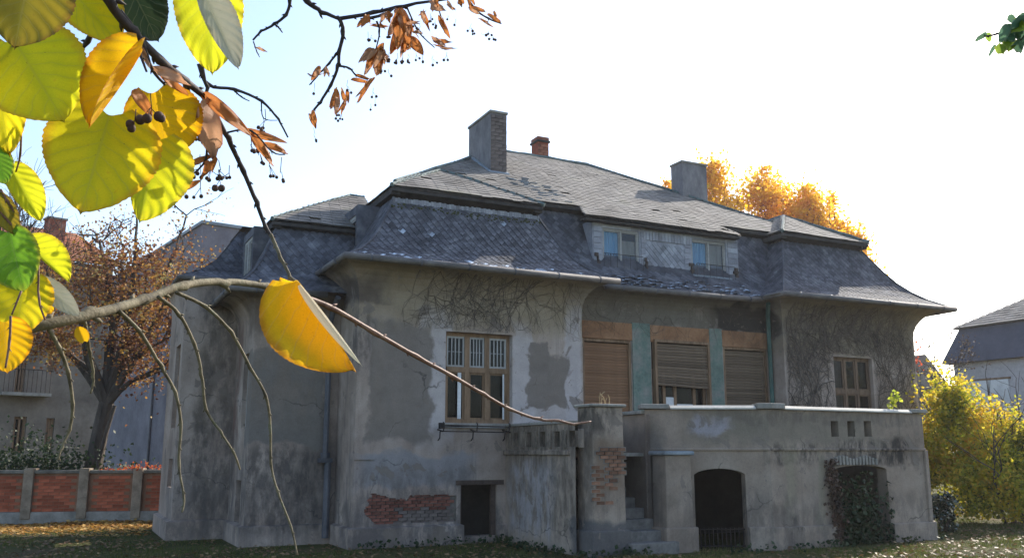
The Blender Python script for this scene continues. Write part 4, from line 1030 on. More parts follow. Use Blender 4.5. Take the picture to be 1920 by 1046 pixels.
def limbs(mb, p, d, L_, r, depth, tips, spread=.6, n=5, up=.15, min_r=.004, kids=(2, 3)):
    p = Vector(p); d = Vector(d).normalized(); pts = [p.copy()]; rad = [r]; seg = max(2, int(3))
    for i in range(seg):
        d = (d + Vector((R.gauss(0, .16), R.gauss(0, .16), R.gauss(0, .12) + up * .3))).normalized(); p = p + d * (L_ / seg); pts.append(p.copy()); rad.append(r * (1 - .35 * (i + 1) / seg))
    mb.tube(pts, rad, n if r > .02 else 3, False)
    if depth <= 1: tips += pts[1:]
    if depth == 0: return
    for _ in range(R.randint(*kids)):
        k = R.choice(pts[1:]) if depth < 3 else pts[-1]
        nd = (d + Vector((R.gauss(0, spread), R.gauss(0, spread), R.gauss(0, spread * .7)))).normalized()
        limbs(mb, k, nd, L_ * R.uniform(.6, .85), max(min_r, r * R.uniform(.5, .65)), depth - 1, tips, spread, n, up, min_r, kids)

# ivy and red creeper at the right arch
iv = MB(); Lw = []
for _ in range(1500):
    s = R.gauss(b1 + (b2 - b1) * .48, (b2 - b1) * .30); z = abs(R.gauss(.35, .42))
    if b1 + .05 < s < b2 + .05 and z < bt - .10 - .35 * max(0, s - b2 + .35): Lw.append(chm(0, 0) * 0 + frm(s, z, R.uniform(-.10, .35) * (1 if s < b2 - .1 else .0) - .03))
leaf_cloud(iv, Lw, .085)
M_IVY = foliage('ivy_leaves', [(.010, .020, .009), (.02, .04, .015), (.035, .058, .022), (.07, .075, .024)], .25, 1.6)
o = iv.build('ivy', M_IVY); o.location = (ORG.x, ORG.y, 0); o.rotation_euler.z = TH; tag(o, 'dark green ivy bush filling the right hand terrace arch', 'ivy', kind='thing')
rv = MB(); Lw = []
for _ in range(800):
    z = R.uniform(.1, 1.5); s = b1 - .08 + R.gauss(0, .07) + .05 * math.sin(z * 4); Lw.append(frm(s, z, -.04 - abs(R.gauss(0, .04))))
leaf_cloud(rv, Lw, .06); rv.tube([frm(b1 - .03, 0, -.03), frm(b1 - .1, .5, -.03), frm(b1 - .05, 1, -.03), frm(b1 - .08, 1.5, -.03)], .02, 5)
o = rv.build('withered_creeper', foliage('withered_leaves', [(.04, .028, .022), (.075, .05, .038), (.12, .07, .045), (.15, .06, .06)], .2, 2)); o.location = (ORG.x, ORG.y, 0); o.rotation_euler.z = TH
tag(o, 'withered brown creeper climbing the left edge of the ivy arch', 'creeper')
# sprig on the parapet
sp = MB(); s0 = fL(1690, 760, c1v, f1)[0]; pts = [frm(s0 - .08, 2.3, .2), frm(s0 - .02, 2.5, .2), frm(s0 + .04, 2.62, .18), frm(s0 + .07, 2.72, .17)]
sp.tube(pts, .008, 4); leaf_cloud(sp, [Vector(pts[R.randint(1, 3)]) + Vector((R.gauss(0, .04), R.gauss(0, .04), R.gauss(0, .05))) for _ in range(70)], .075)
M_YLEAF = foliage('lime_yellow_leaves', [(.22, .30, .03), (.40, .45, .05), (.58, .52, .06)], .6, 2)
o = sp.build('leafy_sprig', M_YLEAF); o.location = (ORG.x, ORG.y, 0); o.rotation_euler.z = TH; tag(o, 'bright yellow green sprig growing out of the parapet end', 'sprig')
# weeds along the walls
wd = MB()
for _ in range(260):
    l = R.choice(((R.uniform(.0, 2.9), -.2 - abs(R.gauss(0, .12))), (R.uniform(2.5, 3.9), -3.05 - abs(R.gauss(0, .15)) if R.random() < .6 else R.uniform(-2.5, -.2)), (R.uniform(5, 10.5), -3.45 - abs(R.gauss(0, .15))), (2.75 - abs(R.gauss(0, .15)), R.uniform(-2.8, -.1))))
    p = glo((l[0], l[1], 0)); leaf_cloud(wd, [p + Vector((R.gauss(0, .03), R.gauss(0, .03), R.uniform(.01, .13))) for _ in range(3)], .07)
tag(wd.build('weeds', M_IVY), 'low dark weeds growing along the foot of villa and terrace', 'weeds', kind='stuff')

# ------------------------------------------------------------------ brick fence on the left
f0 = onz(-60, 983); f0 = Vector((-12.6, 21.45, 0)); f1w = Vector((-5.2, 22.6, 0)); fd = (f1w - f0).normalized(); fl = (f1w - f0).length
fence = empty('brick_fence', 'low red brick fence panels between concrete posts beyond the leaning tree', 'fence', f0, math.atan2(fd.y, fd.x))
FM = mapper((0, 0), (1, 0)); FH = 1.16
post_s = []
for px in (-52, 52, 156, 257, 330):
    d = ray(px, 930); e = fd; n = Vector((-e.y, e.x, 0)); tt = (f0 - EYEV).dot(n) / d.dot(n); post_s.append((EYEV + d * tt - f0).dot(e))
w = MB(); bar(w, FM, -3, fl + 2, -.15, .26, -.06, .22); w.build('footing', M_CONC, fence, bevel=.02)
w = MB(); bar(w, FM, -3, fl + 2, FH - .03, FH + .05, -.05, .24); w.build('coping', simple('mossy_coping', [(.08, .075, .065), (.17, .16, .135), (.22, .2, .17)], 5, .95, .5, 40), fence, bevel=.02)
M_POST = simple('concrete_post', [(.17, .135, .10), (.27, .215, .16), (.33, .27, .205)], 4, .95, .4, 40)
for s in post_s: w = MB(); bar(w, FM, s - .11, s + .11, .1, FH + .09, -.09, .27); w.build('post', M_POST, fence, bevel=.015)
M_MORTF = simple('fence_mortar', [(.2, .1, .06), (.28, .16, .1)], 6, .95, .4, 60)
w = MB(); bar(w, FM, -3, fl + 2, .262, FH - .032, .012, .15); fpanel = w.build('panel', M_MORTF, fence)
bw, bh = .24, .074
mb = MB(); mb.box(-bw / 2 + .006, bw / 2 - .006, -.01, .02, -bh / 2 + .0055, bh / 2 - .0055); meb = mb.mesh('brick', M_BRICKF); restf = MB(); cnt = 0
r = 0; z = .265
while z < FH - .09:
    s = -3 + (bw / 2 if r % 2 else 0)
    while s < fl + 1.5:
        if all(abs(s - p) > .2 for p in post_s):
            p = FM(s, z + bh / 2, .012 + R.gauss(0, .002))
            if post_s[0] + .9 < s < post_s[-1] + .1 and cnt < 280: inst('brick', meb, fpanel, Matrix.Translation(p)); cnt += 1
            else: restf.box(p.x - bw / 2 + .006, p.x + bw / 2 - .006, p.y - .01, p.y + .02, p.z - bh / 2 + .0055, p.z + bh / 2 - .0055)
        s += bw
    z += bh; r += 1
restf.build('brick_field', M_BRICKF, fpanel, kind='stuff')
rl = MB(); 
def onfence(s, z, q): return f0 + fd * s + Vector((-fd.y, fd.x, 0)) * q + Vector((0, 0, z))
leaf_cloud(rl, [onfence(R.gauss(post_s[3] + .05, .22), FH + .08 + abs(R.gauss(0, .07)), R.uniform(-.15, .3)) for _ in range(110)] + [onfence(R.uniform(post_s[2] + .3, post_s[3]), FH + .07, R.uniform(-.05, .25)) for _ in range(50)], .06)
tag(rl.build('red_creeper', foliage('scarlet_leaves', [(.22, .04, .02), (.45, .09, .03), (.55, .28, .08)], .5, 3)), 'small scarlet creeper spilling over a fence post near the villa', 'creeper')

# ------------------------------------------------------------------ neighbouring apartment house on the left
M_APT = simple('apartment_render', [(.12, .102, .086), (.18, .155, .13), (.23, .2, .17)], 1.2, .95, .3, 20, bdist=.02)
M_TILE = simple('red_roof_tile', [(.24, .085, .045), (.33, .125, .065), (.36, .18, .10)], 1.5, .9, .4, 20, island=.2)
ao = ony(-140, 900, 33); ao.z = 0
apt = empty('apartment_house', 'pale two storey apartment house with red tiled roof behind the brick fence', 'house', ao, math.radians(43))
def aloc(x, y):
    d = ray(x, y); e = Vector((math.cos(math.radians(43)), math.sin(math.radians(43)), 0)); n = Vector((-e.y, e.x, 0)); tt = (ao - EYEV).dot(n) / d.dot(n); q = EYEV + d * tt - ao; return q.dot(e), q.z + 0
def awin(x0, y0, x1, y1): a = aloc(x0, y1); b = aloc(x1, y0); return (a[0], b[0], a[1], b[1], 0)
AH = [awin(26, 650, 53, 735), awin(88, 655, 104, 697), awin(20, 781, 51, 850), awin(82, 784, 103, 842), awin(-60, 650, -30, 735), awin(30, 520, 52, 590), awin(90, 525, 106, 590)]
AM = mapper((0, 0), (1, 0)); aw = MB(); L2 = aloc(196, 700)[0]; HA = aloc(100, 486)[1]
wall(aw, AM, -3, L2, -.3, HA, AH, .25); aw.quad((L2, 0, -.3), (L2, 9, -.3), (L2, 9, HA), (L2, 0, HA)); aw.quad((-3, 0, -.3), (-3, 9, -.3), (-3, 9, HA), (-3, 0, HA)); aw.quad((-3, 9, -.3), (L2, 9, -.3), (L2, 9, HA), (-3, 9, HA))
aw.build('wall', M_APT, apt)
for h in AH:
    f = MB(); a, b, z0, z1, _ = h
    bar(f, AM, a, a + .1, z0, z1, .14, .2); bar(f, AM, b - .1, b, z0, z1, .14, .2); bar(f, AM, a + .1, b - .1, z1 - .1, z1, .14, .2); bar(f, AM, a + .1, b - .1, z0, z0 + .1, .14, .2); bar(f, AM, (a + b) / 2 - .035, (a + b) / 2 + .035, z0 + .1, z1 - .1, .13, .19)
    wo_ = f.build('window', M_WOOD, apt); p = MB(); p.quad(AM(a + .1, z0 + .1, .18), AM(b - .1, z0 + .1, .18), AM(b - .1, z1 - .1, .18), AM(a + .1, z1 - .1, .18)); p.build('pane', M_GLASS, wo_)
w = MB(); w.box(-2.9, L2 - .1, .5, .55, 0, HA - .1); w.build('inner_wall', M_DARKIN, apt)
bz = aloc(40, 737)[1]; ba = aloc(-6, 737)[0]; bb = aloc(86, 740)[0]
w = MB(); w.box(ba, bb, -.7, -.002, bz - .12, bz); balc = w.build('balcony', M_CONC, apt)
w = MB()
for x in np.arange(ba + .05, bb, .16): w.tube([(x, -.66, bz), (x, -.66, bz + .85)], .012, 4)
w.tube([(ba, -.66, bz + .87), (bb, -.66, bz + .87)], .02, 4); w.build('railing', M_IRON, balc)
ut = MB(); us = MB(); rz_ = aloc(100, 455)[1] + .9
roof_plane(apt, ut, us, [(-3.3, -.4, HA - .05), (L2 + .3, -.4, HA - .05), (L2 - .5, 3.6, rz_ + .4), (-3.3, 3.6, rz_ + .4)], 1, .28, .3, .02); us.add([(-3.3, 9.3, HA), (L2 + .3, 9.3, HA), (L2 - .5, 3.6, rz_ + .4), (-3.3, 3.6, rz_ + .4)], [(0, 1, 2, 3)])
rf = us.build('roof', M_TILE, apt); ut.build('roof_tiles', M_TILE, rf, kind='stuff')
cxa = aloc(131, 470)[0]; w = MB(); w.box(cxa - .35, cxa + .35, 2.0, 2.6, HA, rz_ + .55); ch = w.build('chimney', M_BRICK, apt); w = MB(); w.box(cxa - .4, cxa + .4, 1.95, 2.65, rz_ + .551, rz_ + .63); w.build('cap', M_CONC, ch)
# taller block
to = ony(350, 900, 46); to.z = 0; ta = math.radians(36)
tow = empty('apartment_block', 'tall flat roofed lilac grey block rising behind the brown leaved tree', 'building', to, ta)
M_TOW = simple('lilac_grey_render', [(.13, .12, .14), (.185, .172, .195), (.225, .21, .23)], .8, .95, .3, 10, bdist=.02)
TZ = EYE + (HOR - 407) * 46 / (F / math.cos(PITCH)) * 1.0
w = MB(); w.box(0, 16, 0, 24, -.3, TZ); w.build('wall', M_TOW, tow)
w = MB(); w.box(-.12, 16.1, -.12, 24.1, TZ + .001, TZ + .16); w.build('parapet', M_LEAD, tow)
w = MB(); w.tube([(-.06, 7.2, 0), (-.06, 7.2, TZ)], .07, 6); w.build('downpipe', M_PIPE, tow)
def twin(x0, y0, x1, y1):
    d0 = ray(x0, y1); e = Vector((math.cos(ta), math.sin(ta), 0)); n = Vector((-e.y, e.x, 0)); r_ = []
    for (x, y) in ((x0, y1), (x1, y0)):
        d = ray(x, y); tt = (to - EYEV).dot(n) / d.dot(n); q = EYEV + d * tt - to; r_.append((q.dot(e), q.z))
    return r_
(xa, za), (xb, zb) = twin(419, 466, 432, 480)
w = MB(); w.box(xa, xb, -.04, .02, za, zb); wn = w.build('window', M_WOODP, tow); w = MB(); w.box(xa + .08, xb - .08, -.055, -.041, za + .08, zb - .08); w.build('pane', M_GLASSB, wn)

# ------------------------------------------------------------------ neighbour on the right
no = loc(ony(1803, 850, 40)); no.z = 0
nb = empty('neighbour_house', 'pale neighbouring house with blue grey mansard roof and white shuttered window', 'house', glo((no.x, no.y, 0)), TH)
def nX(x, y): q = fX(x, y, no.x); return q.y - no.y, q.z
ez = nX(1803, 680)[1]; tz = nX(1812, 614)[1]
M_NB = simple('neighbour_render', [(.42, .39, .40), (.52, .49, .5)], 1.2, .95, .2, 20)
nlen = 16
w = MB(); w.box(0, 10, -nlen, 0, -.3, ez); w.build('wall', M_NB, nb)
w = MB(); I = .55
w.hexa([(-.35, -nlen - .35, ez - .02), (10.35, -nlen - .35, ez - .02), (10.35, .35, ez - .02), (-.35, .35, ez - .02), (I - .3, -nlen + .3, tz), (10.3 - I, -nlen + .3, tz), (10.3 - I, .3 - I, tz), (I - .3, .3 - I, tz)])
mr = w.build('mansard', simple('blue_mansard', [(.055, .06, .085), (.085, .092, .125)], 1.2, .7, .3, 20), nb)
us = MB(); ut = MB(); pz = tz + 2.5
roof_plane(nb, ut, us, [(I - .5, .0, tz + .01), (I - .5, -nlen, tz + .01), (4.6, -nlen + 4.5, pz), (4.6, -4.2, pz)], 1, .3, .28, .02)
us.add([(I - .5, 0, tz + .01), (9.8, 0, tz + .01), (4.6, -4.2, pz)], [(0, 1, 2)]); us.add([(9.8, 0, tz + .01), (9.8, -nlen, tz + .01), (4.6, -nlen + 4.5, pz), (4.6, -4.2, pz)], [(0, 1, 2, 3)]); us.add([(I - .5, -nlen, tz + .01), (9.8, -nlen, tz + .01), (4.6, -nlen + 4.5, pz)], [(0, 1, 2)])
nr = us.build('roof', M_SLATER, nb); ut.build('roof_slates', M_SLATER, nr, kind='stuff')
(ya, za), (yb, zb) = nX(1824, 770), nX(1892, 710)
for k in (0, 1):
    a = ya + (yb - ya) * (.5 * k + .01); b = ya + (yb - ya) * (.5 * k + .49); lo, hi = min(a, b), max(a, b)
    w = MB(); w.box(-.06, .0 - .002, lo, hi, za, zb); s_ = w.build('window_shutter', M_WHITE, nb)
    for i in range(14): w2 = MB(); w2.box(-.072, -.061, lo + .05, hi - .05, za + .08 + (zb - za - .16) * i / 14, za + .08 + (zb - za - .16) * (i + .8) / 14); w2.build('slat', M_WHITE, s_)
w = MB(); w.box(-.05, -.003, min(ya, yb) - .08, max(ya, yb) + .08, zb + .005, zb + .09); w.build('lintel', M_WOOD, nb)
# far house glimpsed between
ho = ony(1750, 900, 55); ho.z = 0; far = empty('far_house', 'small grey gabled house glimpsed between villa and neighbour', 'house', ho, math.radians(20))
w = MB(); w.box(-1.6, 1.6, 0, 6, -.3, 5.4); w.build('wall', M_APT, far)
w = MB(); w.add([(-1.9, -.2, 5.3), (1.9, -.2, 5.3), (0, -.2, 7.4), (-1.9, 6.2, 5.3), (1.9, 6.2, 5.3), (0, 6.2, 7.4)], [(0, 1, 2), (3, 5, 4), (0, 2, 5, 3), (1, 4, 5, 2), (0, 3, 4, 1)]); w.build('roof', M_SLATER, far)

# ------------------------------------------------------------------ trees
M_AUT = foliage('brown_autumn_leaves', [(.07, .032, .025), (.15, .06, .035), (.28, .12, .045), (.46, .25, .05), (.44, .36, .14)], .4, 1.1, 1.9)
tb = onz(158, 975); tb.z = 0
lt = empty('leaning_tree', 'leaning autumn tree with thinning brown leaves by the brick fence', 'tree', tb)
tm = MB(); dep = tb.length
def tp(x, y, dy=0): p = ony(x, y, tb.y + dy); return p - tb
tm.tube([tp(150, 985), tp(156, 960), tp(170, 900), tp(180, 850), tp(190, 800), tp(200, 755)], [.36, .27, .22, .20, .19, .18], 10)
tm.tube([tp(160, 985, -.2), tp(163, 955, -.22), tp(182, 880, -.2), tp(198, 815, -.15), tp(215, 760, -.1)], [.09, .06, .05, .05, .045], 6)
tips = []; crown_c = tp(185, 620)
for (x, y, dy, r_) in ((110, 650, .3, .10), (150, 590, -.6, .11), (230, 560, .5, .12), (280, 620, -.3, .10), (200, 520, .2, .12), (320, 560, .6, .09), (70, 590, .9, .08), (255, 470, -.2, .09), (330, 470, .8, .08), (300, 690, -.5, .07)):
    q = tp(x, y, dy); s0 = tp(200, 760)
    mid = s0.lerp(q, .5) + Vector((R.gauss(0, .12), R.gauss(0, .12), .15)); tm.tube([s0, s0.lerp(mid, .5) + Vector((0, 0, .05)), mid, q], [r_ * 1.3, r_, r_ * .8, r_ * .5], 6)
    limbs(tm, q, (q - s0), 1.0, r_ * .45, 3, tips, .7, 5, .1); limbs(tm, mid, (q - s0) + Vector((R.gauss(0, 1), R.gauss(0, 1), 0)), .9, r_ * .4, 3, tips, .7, 5, .1)
tm.build('trunk', M_BARK, lt)
cr = MB(); pts = []
for p in tips:
    if p.z > 6.6 and R.random() < .6: continue
    for _ in range(14 if p.z < 5.2 else 7): pts.append(p + Vector((R.gauss(0, .18), R.gauss(0, .18), R.gauss(0, .16))))
for (x, y, dx, dy_, n) in ((255, 660, 50, 60, 1800), (200, 560, 90, 70, 2000), (280, 560, 45, 60, 1100), (95, 540, 45, 60, 800), (240, 480, 70, 40, 1100), (120, 640, 45, 45, 900)):
    for _ in range(n): pts.append(tp(x + R.gauss(0, dx * .55), y + R.gauss(0, dy_ * .55), R.gauss(0, .7)))
leaf_cloud(cr, pts, .08); cr.build('crown', M_AUT, lt)
# bare tree far left
bt_p = ony(-60, 900, 34); bt_p.z = 0; bt_o = empty('bare_tree', 'leafless tree with a haze of fine twigs at the far left edge', 'tree', bt_p)
m = MB(); m.tube([(0, 0, -.1), (.1, 0, 3), (.2, 0, 6)], [.3, .25, .2], 8); tps = []
for k in range(7): limbs(m, (.2, 0, 5 + k * .3), (R.uniform(-.3, .9), R.gauss(0, .5), 1.0), 2.3, .09, 4, tps, .55, 5, .25, .009, (2, 4))
m.build('trunk', M_BARK, bt_o)
# slim bare tree behind the right corner
b2p = ony(1772, 900, 34); b2p.z = 0; b2o = empty('slim_tree', 'slim nearly bare tree with a few dark leaves behind the right eave', 'tree', b2p)
m = MB(); m.tube([(0, 0, -.1), (.05, 0, 2.2), (0, 0, 4)], [.08, .07, .05], 6); tps = []
for k in range(5): limbs(m, (0, 0, 2.6 + k * .35), (R.gauss(0, .5), R.gauss(0, .5), 1.0), 1.1, .03, 3, tps, .5, 4, .2, .007, (2, 3))
m.build('trunk', M_BARK, b2o); m = MB(); leaf_cloud(m, [p + Vector((R.gauss(0, .1), R.gauss(0, .1), R.gauss(0, .1))) for p in tps for _ in range(2) if p.z < 6.6], .07); m.build('crown', foliage('dark_thin_leaves', [(.03, .025, .02), (.08, .05, .035), (.14, .10, .05)], .3, 1), b2o)
rl = MB(); rp = glo((14.45, .25, 0))
leaf_cloud(rl, [rp + Vector((R.gauss(.02, .07), R.gauss(0, .1), R.gauss(3.98, .17))) for _ in range(120)] , .07); rl.tube([rp + Vector((0, 0, 0)), rp + Vector((-.05, 0, 2)), rp + Vector((0, 0, 4.2))], .015, 4)
tag(rl.build('red_creeper', foliage('red_leaves', [(.3, .05, .03), (.55, .13, .06)], .6, 3)), 'little tuft of red creeper leaves at the right wall corner below the eave', 'creeper')

# golden trees beyond the roof
M_GOLD = foliage('golden_leaves', [(.50, .24, .02), (.76, .43, .025), (.88, .58, .04), (.90, .66, .10)], .7, .55, 1.9)
golds = [(1362, 303, 50, .95, 'golden tree crown directly right of the far roof chimney'), (1466, 312, 52, 1.05, 'tallest pointed golden tree rising above the middle of the roof slope'), (1545, 347, 50, .85, 'round topped golden tree third from the chimney behind the roof'), (1598, 362, 51, .75, 'thinning golden tree at the right end of the row behind the roof'), (1268, 340, 56, .5, 'sliver of golden tree showing left of the far roof chimney'), (1640, 440, 50, .4, 'low golden bush tip peeping past the end of the mansard')]
for px, py, D, sc, lab in golds:
    bp = ony(px, 900, D); tz_ = ony(px, py, D).z; bp.z = 0
    to_ = empty('golden_tree', lab, 'tree', bp, 0, 'golden trees behind the roof'); m = MB(); m.tube([(0, 0, -.1), (.1, 0, tz_ * .5), (0, 0, tz_ * .93)], [.28, .2, .04], 7); tps = []
    cl = MB(); pts = []; 
    for k in range(int(30 * sc) + 9):
        z = tz_ * R.uniform(.5, .97); rr = 2.9 * sc * min(1, (1.02 - z / tz_) * 3.4) ** .8; a = R.uniform(0, 6.3); e = Vector((math.cos(a) * rr * R.uniform(.2, .85), math.sin(a) * rr * R.uniform(.2, .85), z))
        m.tube([(0, 0, z - rr * .9), e], [.05, .012], 4)
        for _ in range(int(290 * min(1.1, .4 + rr / 2.3))): pts.append(e + Vector((R.gauss(0, .42), R.gauss(0, .42), R.gauss(0, .5))))
    for _ in range(160): pts.append(Vector((R.gauss(0, .14), R.gauss(0, .14), tz_ - abs(R.gauss(0, .7)))))
    for k in range(10):
        a = R.uniform(0, 6.3); q = Vector((math.cos(a), math.sin(a), 0)) * R.uniform(.2, 1.6) * sc; z = tz_ * R.uniform(.8, .98); m.tube([q + Vector((0, 0, z - 1.5)), q * 1.1 + Vector((0, 0, z))], [.03, .01], 3)
        for _ in range(24): pts.append(q * 1.05 + Vector((R.gauss(0, .1), R.gauss(0, .1), z - R.uniform(0, 1.0))))
    leaf_cloud(cl, pts, .19); m.build('trunk', M_BARK, to_); cl.build('crown', M_GOLD, to_)

# yellow shrub on the right
M_SHRUB = foliage('yellow_green_leaves', [(.12, .16, .02), (.36, .38, .03), (.60, .52, .04), (.74, .55, .05), (.70, .38, .03)], .65, .8, 1.9)
R.seed(21); sb = Vector((11.75, 21.6, 0)); so_ = empty('yellow_shrub', 'big bushy shrub turning from green to yellow beside the villa', 'shrub', sb); m = MB(); tps = []
for k in range(9): limbs(m, (R.gauss(0, .3), R.gauss(0, .2), 0), (R.gauss(0, .45), R.gauss(0, .4), 1), 1.5, .04, 3, tps, .5, 5, .2)
m.build('trunk', M_BARK, so_); m = MB()
pts = clump_pts(23000, (-.6, 0, 1.35), (1.6, 1.3, 1.35), 120, .15, .4) + clump_pts(3600, (-1.4, -.1, 2.6), (.75, .55, .7), 30, .20, .3) + clump_pts(5000, (.65, -.2, .9), (.95, .8, .85), 40, .18, .35) + clump_pts(3000, (-1.75, .1, 1.6), (.4, .5, 1.1), 20, .25, .2)
for k in range(40):
    a = Vector((R.uniform(-2.1, .9), R.uniform(-.8, .6), 0)); a.z = R.uniform(1.5, 2.05) + max(0, .3 - a.x) * .5; d = Vector((R.gauss(0, .35), R.gauss(0, .3), 1)).normalized()
    for _ in range(36): pts.append(a + d * R.uniform(0, .75) + Vector((R.gauss(0, .06), R.gauss(0, .06), R.gauss(0, .05))))
pts = [p for p in pts if p.z > .12]
leaf_cloud(m, pts, .08); m.build('crown', M_SHRUB, so_)
# small glossy bush at the terrace corner
gb = Vector((8.95, 19.3, 0)); go = empty('glossy_bush', 'small dark bush with glossy sunlit leaves at the terrace corner', 'bush', gb); m = MB(); pts = clump_pts(900, (0, 0, .38), (.34, .3, .36), 22, .2, .4); leaf_cloud(m, [p for p in pts if p.z > .02], .085)
mg = NT('glossy_dark_leaf'); M_GLOSS = mg.done(mg.principled((.035, .05, .03), .18, None, .9)); m.build('crown', M_GLOSS, go)
m = MB(); [m.tube([(0, 0, -.02), (R.gauss(0, .1), R.gauss(0, .1), .35), (R.gauss(0, .2), R.gauss(0, .2), .6)], .008, 4) for _ in range(8)]; m.build('stems', M_BARK, go)
# ivy behind the left fence
iv2 = MB(); leaf_cloud(iv2, [onfence(R.gauss(post_s[1] - .1, .85), FH - .1 + abs(R.gauss(0, .42)), R.uniform(.3, 1.0)) for _ in range(2200)], .085)
tag(iv2.build('ivy_bush', M_IVY), 'dark green bush showing above the brick fence at the far left', 'bush')

# ------------------------------------------------------------------ linden twigs close to the camera
def smooth(pts, n=6):
    P_ = [Vector(p) for p in pts]; out = []
    for i in range(len(P_) - 1):
        a, b, c, d = P_[max(i - 1, 0)], P_[i], P_[i + 1], P_[min(i + 2, len(P_) - 1)]
        for k in range(n):
            t_ = k / n; out.append(.5 * ((2 * b) + (c - a) * t_ + (2 * a - 5 * b + 4 * c - d) * t_ ** 2 + (3 * b - a - 3 * c + d) * t_ ** 3))
    return out + [P_[-1]]
def stem(mb, px, r0, r1, n=7, nodes=True, k=6):
    """px: (x, y, distance); slightly knobbly tapered shoot"""
    pts = smooth([at(*p) for p in px], k); m_ = len(pts) - 1
    rad = [r0 + (r1 - r0) * i / m_ for i in range(m_ + 1)]
    if nodes:
        for i in range(k, m_, k):
            rad[i] *= 1.28; pts[i] += Vector((R.gauss(0, 1), R.gauss(0, 1), R.gauss(0, 1))) * r0 * .32
    mb.tube(pts, rad, n)
    if nodes:
        sg = 1
        for i in range(k // 2, m_, max(3, k - 2)):
            t_ = (pts[min(i + 1, m_)] - pts[max(i - 1, 0)]).normalized(); o_ = t_.cross((EYEV - pts[i]).normalized()).normalized() * sg; sg = -sg
            q = pts[i] + o_ * rad[i] * .6; ln = max(.004, rad[i] * 2.0); e_ = (o_ * .75 + t_).normalized()
            mb.tube([q, q + e_ * ln * .45, q + e_ * ln], [rad[i] * .42, rad[i] * .48, rad[i] * .1], 5)
    return pts
ME_CACHE = {}
def leaf(parent, base, tip, wl, wr, mat, fl=0.0, fr=0.0, roll=0.0, curl=0.0, dtip=0.0, petiole=None, res=(63, 10), name='leaf', lobes=.12, ripple=.010, serr=.042, wave=0.0, pm=None):
    """base, tip: (x, y, distance). wl / wr half widths over length; fl / fr fold angles of the halves towards the eye"""
    B = at(*base); Tp = at(*tip); a = Tp - B; L_ = a.length; a.normalize(); mid = (B + Tp) / 2; n = (EYEV - mid).normalized(); n = (n - a * n.dot(a)).normalized(); s = n.cross(a).normalized()  # s points left of the axis seen from the eye
    c_, s_ = math.cos(roll), math.sin(roll); n, s = n * c_ + s * s_, s * c_ - n * s_
    nt_, ns = res; mb = MB(); mb.uv = []; ph = R.uniform(0, 6)
    def wprof(t): 
        t = min(1, max(0, t)); return (math.sin(PI * t ** .74) ** .56) * (1 - .16 * t ** 4) if 0 < t < 1 else 0
    for i in range(nt_ + 1):
        t = i / nt_; wv = wprof(.015 + .985 * t)
        for j in range(-ns, ns + 1):
            u = j / ns; au = abs(u); side = wl if u < 0 else wr; f = fl if u < 0 else fr
            tooth = 1 + serr * (((t * 21 + .3 * math.sin(t * 9)) % 1.0) - .5) * (au ** 8)
            ww = side * L_ * wv * au * tooth; tt = t - lobes * (au ** 1.6) * (1 - t) ** 3 + (.0 if t < .97 else 0)
            ang = f * (min(1, au * 3.2)); lat = 0; up = 0
            if f: 
                lat = ww * (math.cos(f) if au > .12 else 1); up = ww * math.sin(f) * min(1, au * 5)
            else: lat = ww
            ww *= 1; tt += .05 * max(0, (t - .86) / .14) * (1 - au) ** 2; up += curl * L_ * (t - .5) ** 2 * 4 * .25 + ripple * 1.5 * L_ * math.sin((t * 7 - au * 2.3) * 2 * PI) * au + wave * 1.8 * L_ * (math.sin(t * 6 + ph + u * 2) + .6 * math.sin(t * 11 + ph * 2 - u * 3)) * au
            p = B + a * (tt * L_) + s * (lat * (1 if u > 0 else -1)) + n * up
            mb.v.append(tuple(p)); mb.uv.append((.5 + .5 * u, t))
    w_ = 2 * ns + 1
    for i in range(nt_):
        for j in range(2 * ns): mb.f.append((i * w_ + j, i * w_ + j + 1, (i + 1) * w_ + j + 1, (i + 1) * w_ + j))
    # a raised midrib and a stalk belong to the leaf
    o = mb.build(name, mat, parent, smooth=True)
    ct = sum((Vector(v) for v in mb.v), Vector()) / len(mb.v)
    if petiole:
        p = MB(); stem(p, list(petiole) + [base], .0011, .0009, 6, False); p.build('stalk', pm or M_STALK, o, smooth=True)
    return o
M_STALK = simple('leaf_stalk', [(.30, .24, .08), (.42, .34, .14)], 60, .6, .2, 300, bdist=.001)
Y1 = leafmat('leaf_golden', (.82, .50, .012), (.74, .47, .012), (.42, .17, .015), .5)
Y2 = leafmat('leaf_yellow_green', (.84, .66, .015), (.60, .54, .015), (.62, .33, .02), .6)
Y3 = leafmat('leaf_lime', (.76, .70, .02), (.50, .54, .02), (.55, .40, .03), .6)
Y4 = leafmat('leaf_amber', (.86, .52, .01), (.76, .42, .01), (.50, .20, .01), .55)
G1 = leafmat('leaf_green', (.20, .38, .03), (.10, .25, .02), (.38, .36, .04), .45)
GD = leafmat('leaf_green_shaded', (.045, .07, .035), (.03, .055, .03), (.07, .08, .05), .2)  # green darkened in the colour for the shaded underside
OL = leafmat('leaf_olive_brown', (.30, .22, .02), (.22, .19, .02), (.16, .09, .02), .45)
PALEF = leafmat('leaf_pale_underside', (.56, .54, .46), (.44, .44, .36), (.46, .42, .34), .15)
PALEW = leafmat('leaf_rolled_edge_glint', (.80, .72, .50), (.76, .66, .42), (.74, .6, .34), .35)  # pale underside, with the fold's highlight put into the colour
BR = leafmat('bract_rust', (.52, .20, .06), (.44, .17, .05), (.30, .10, .04), .45)
BRP = leafmat('bract_pale', (.55, .33, .20), (.48, .26, .15), (.36, .16, .10), .4)
M_FRUIT = simple('linden_fruit', [(.05, .03, .025), (.12, .07, .05)], 80, .8, .3, 300, bdist=.001)

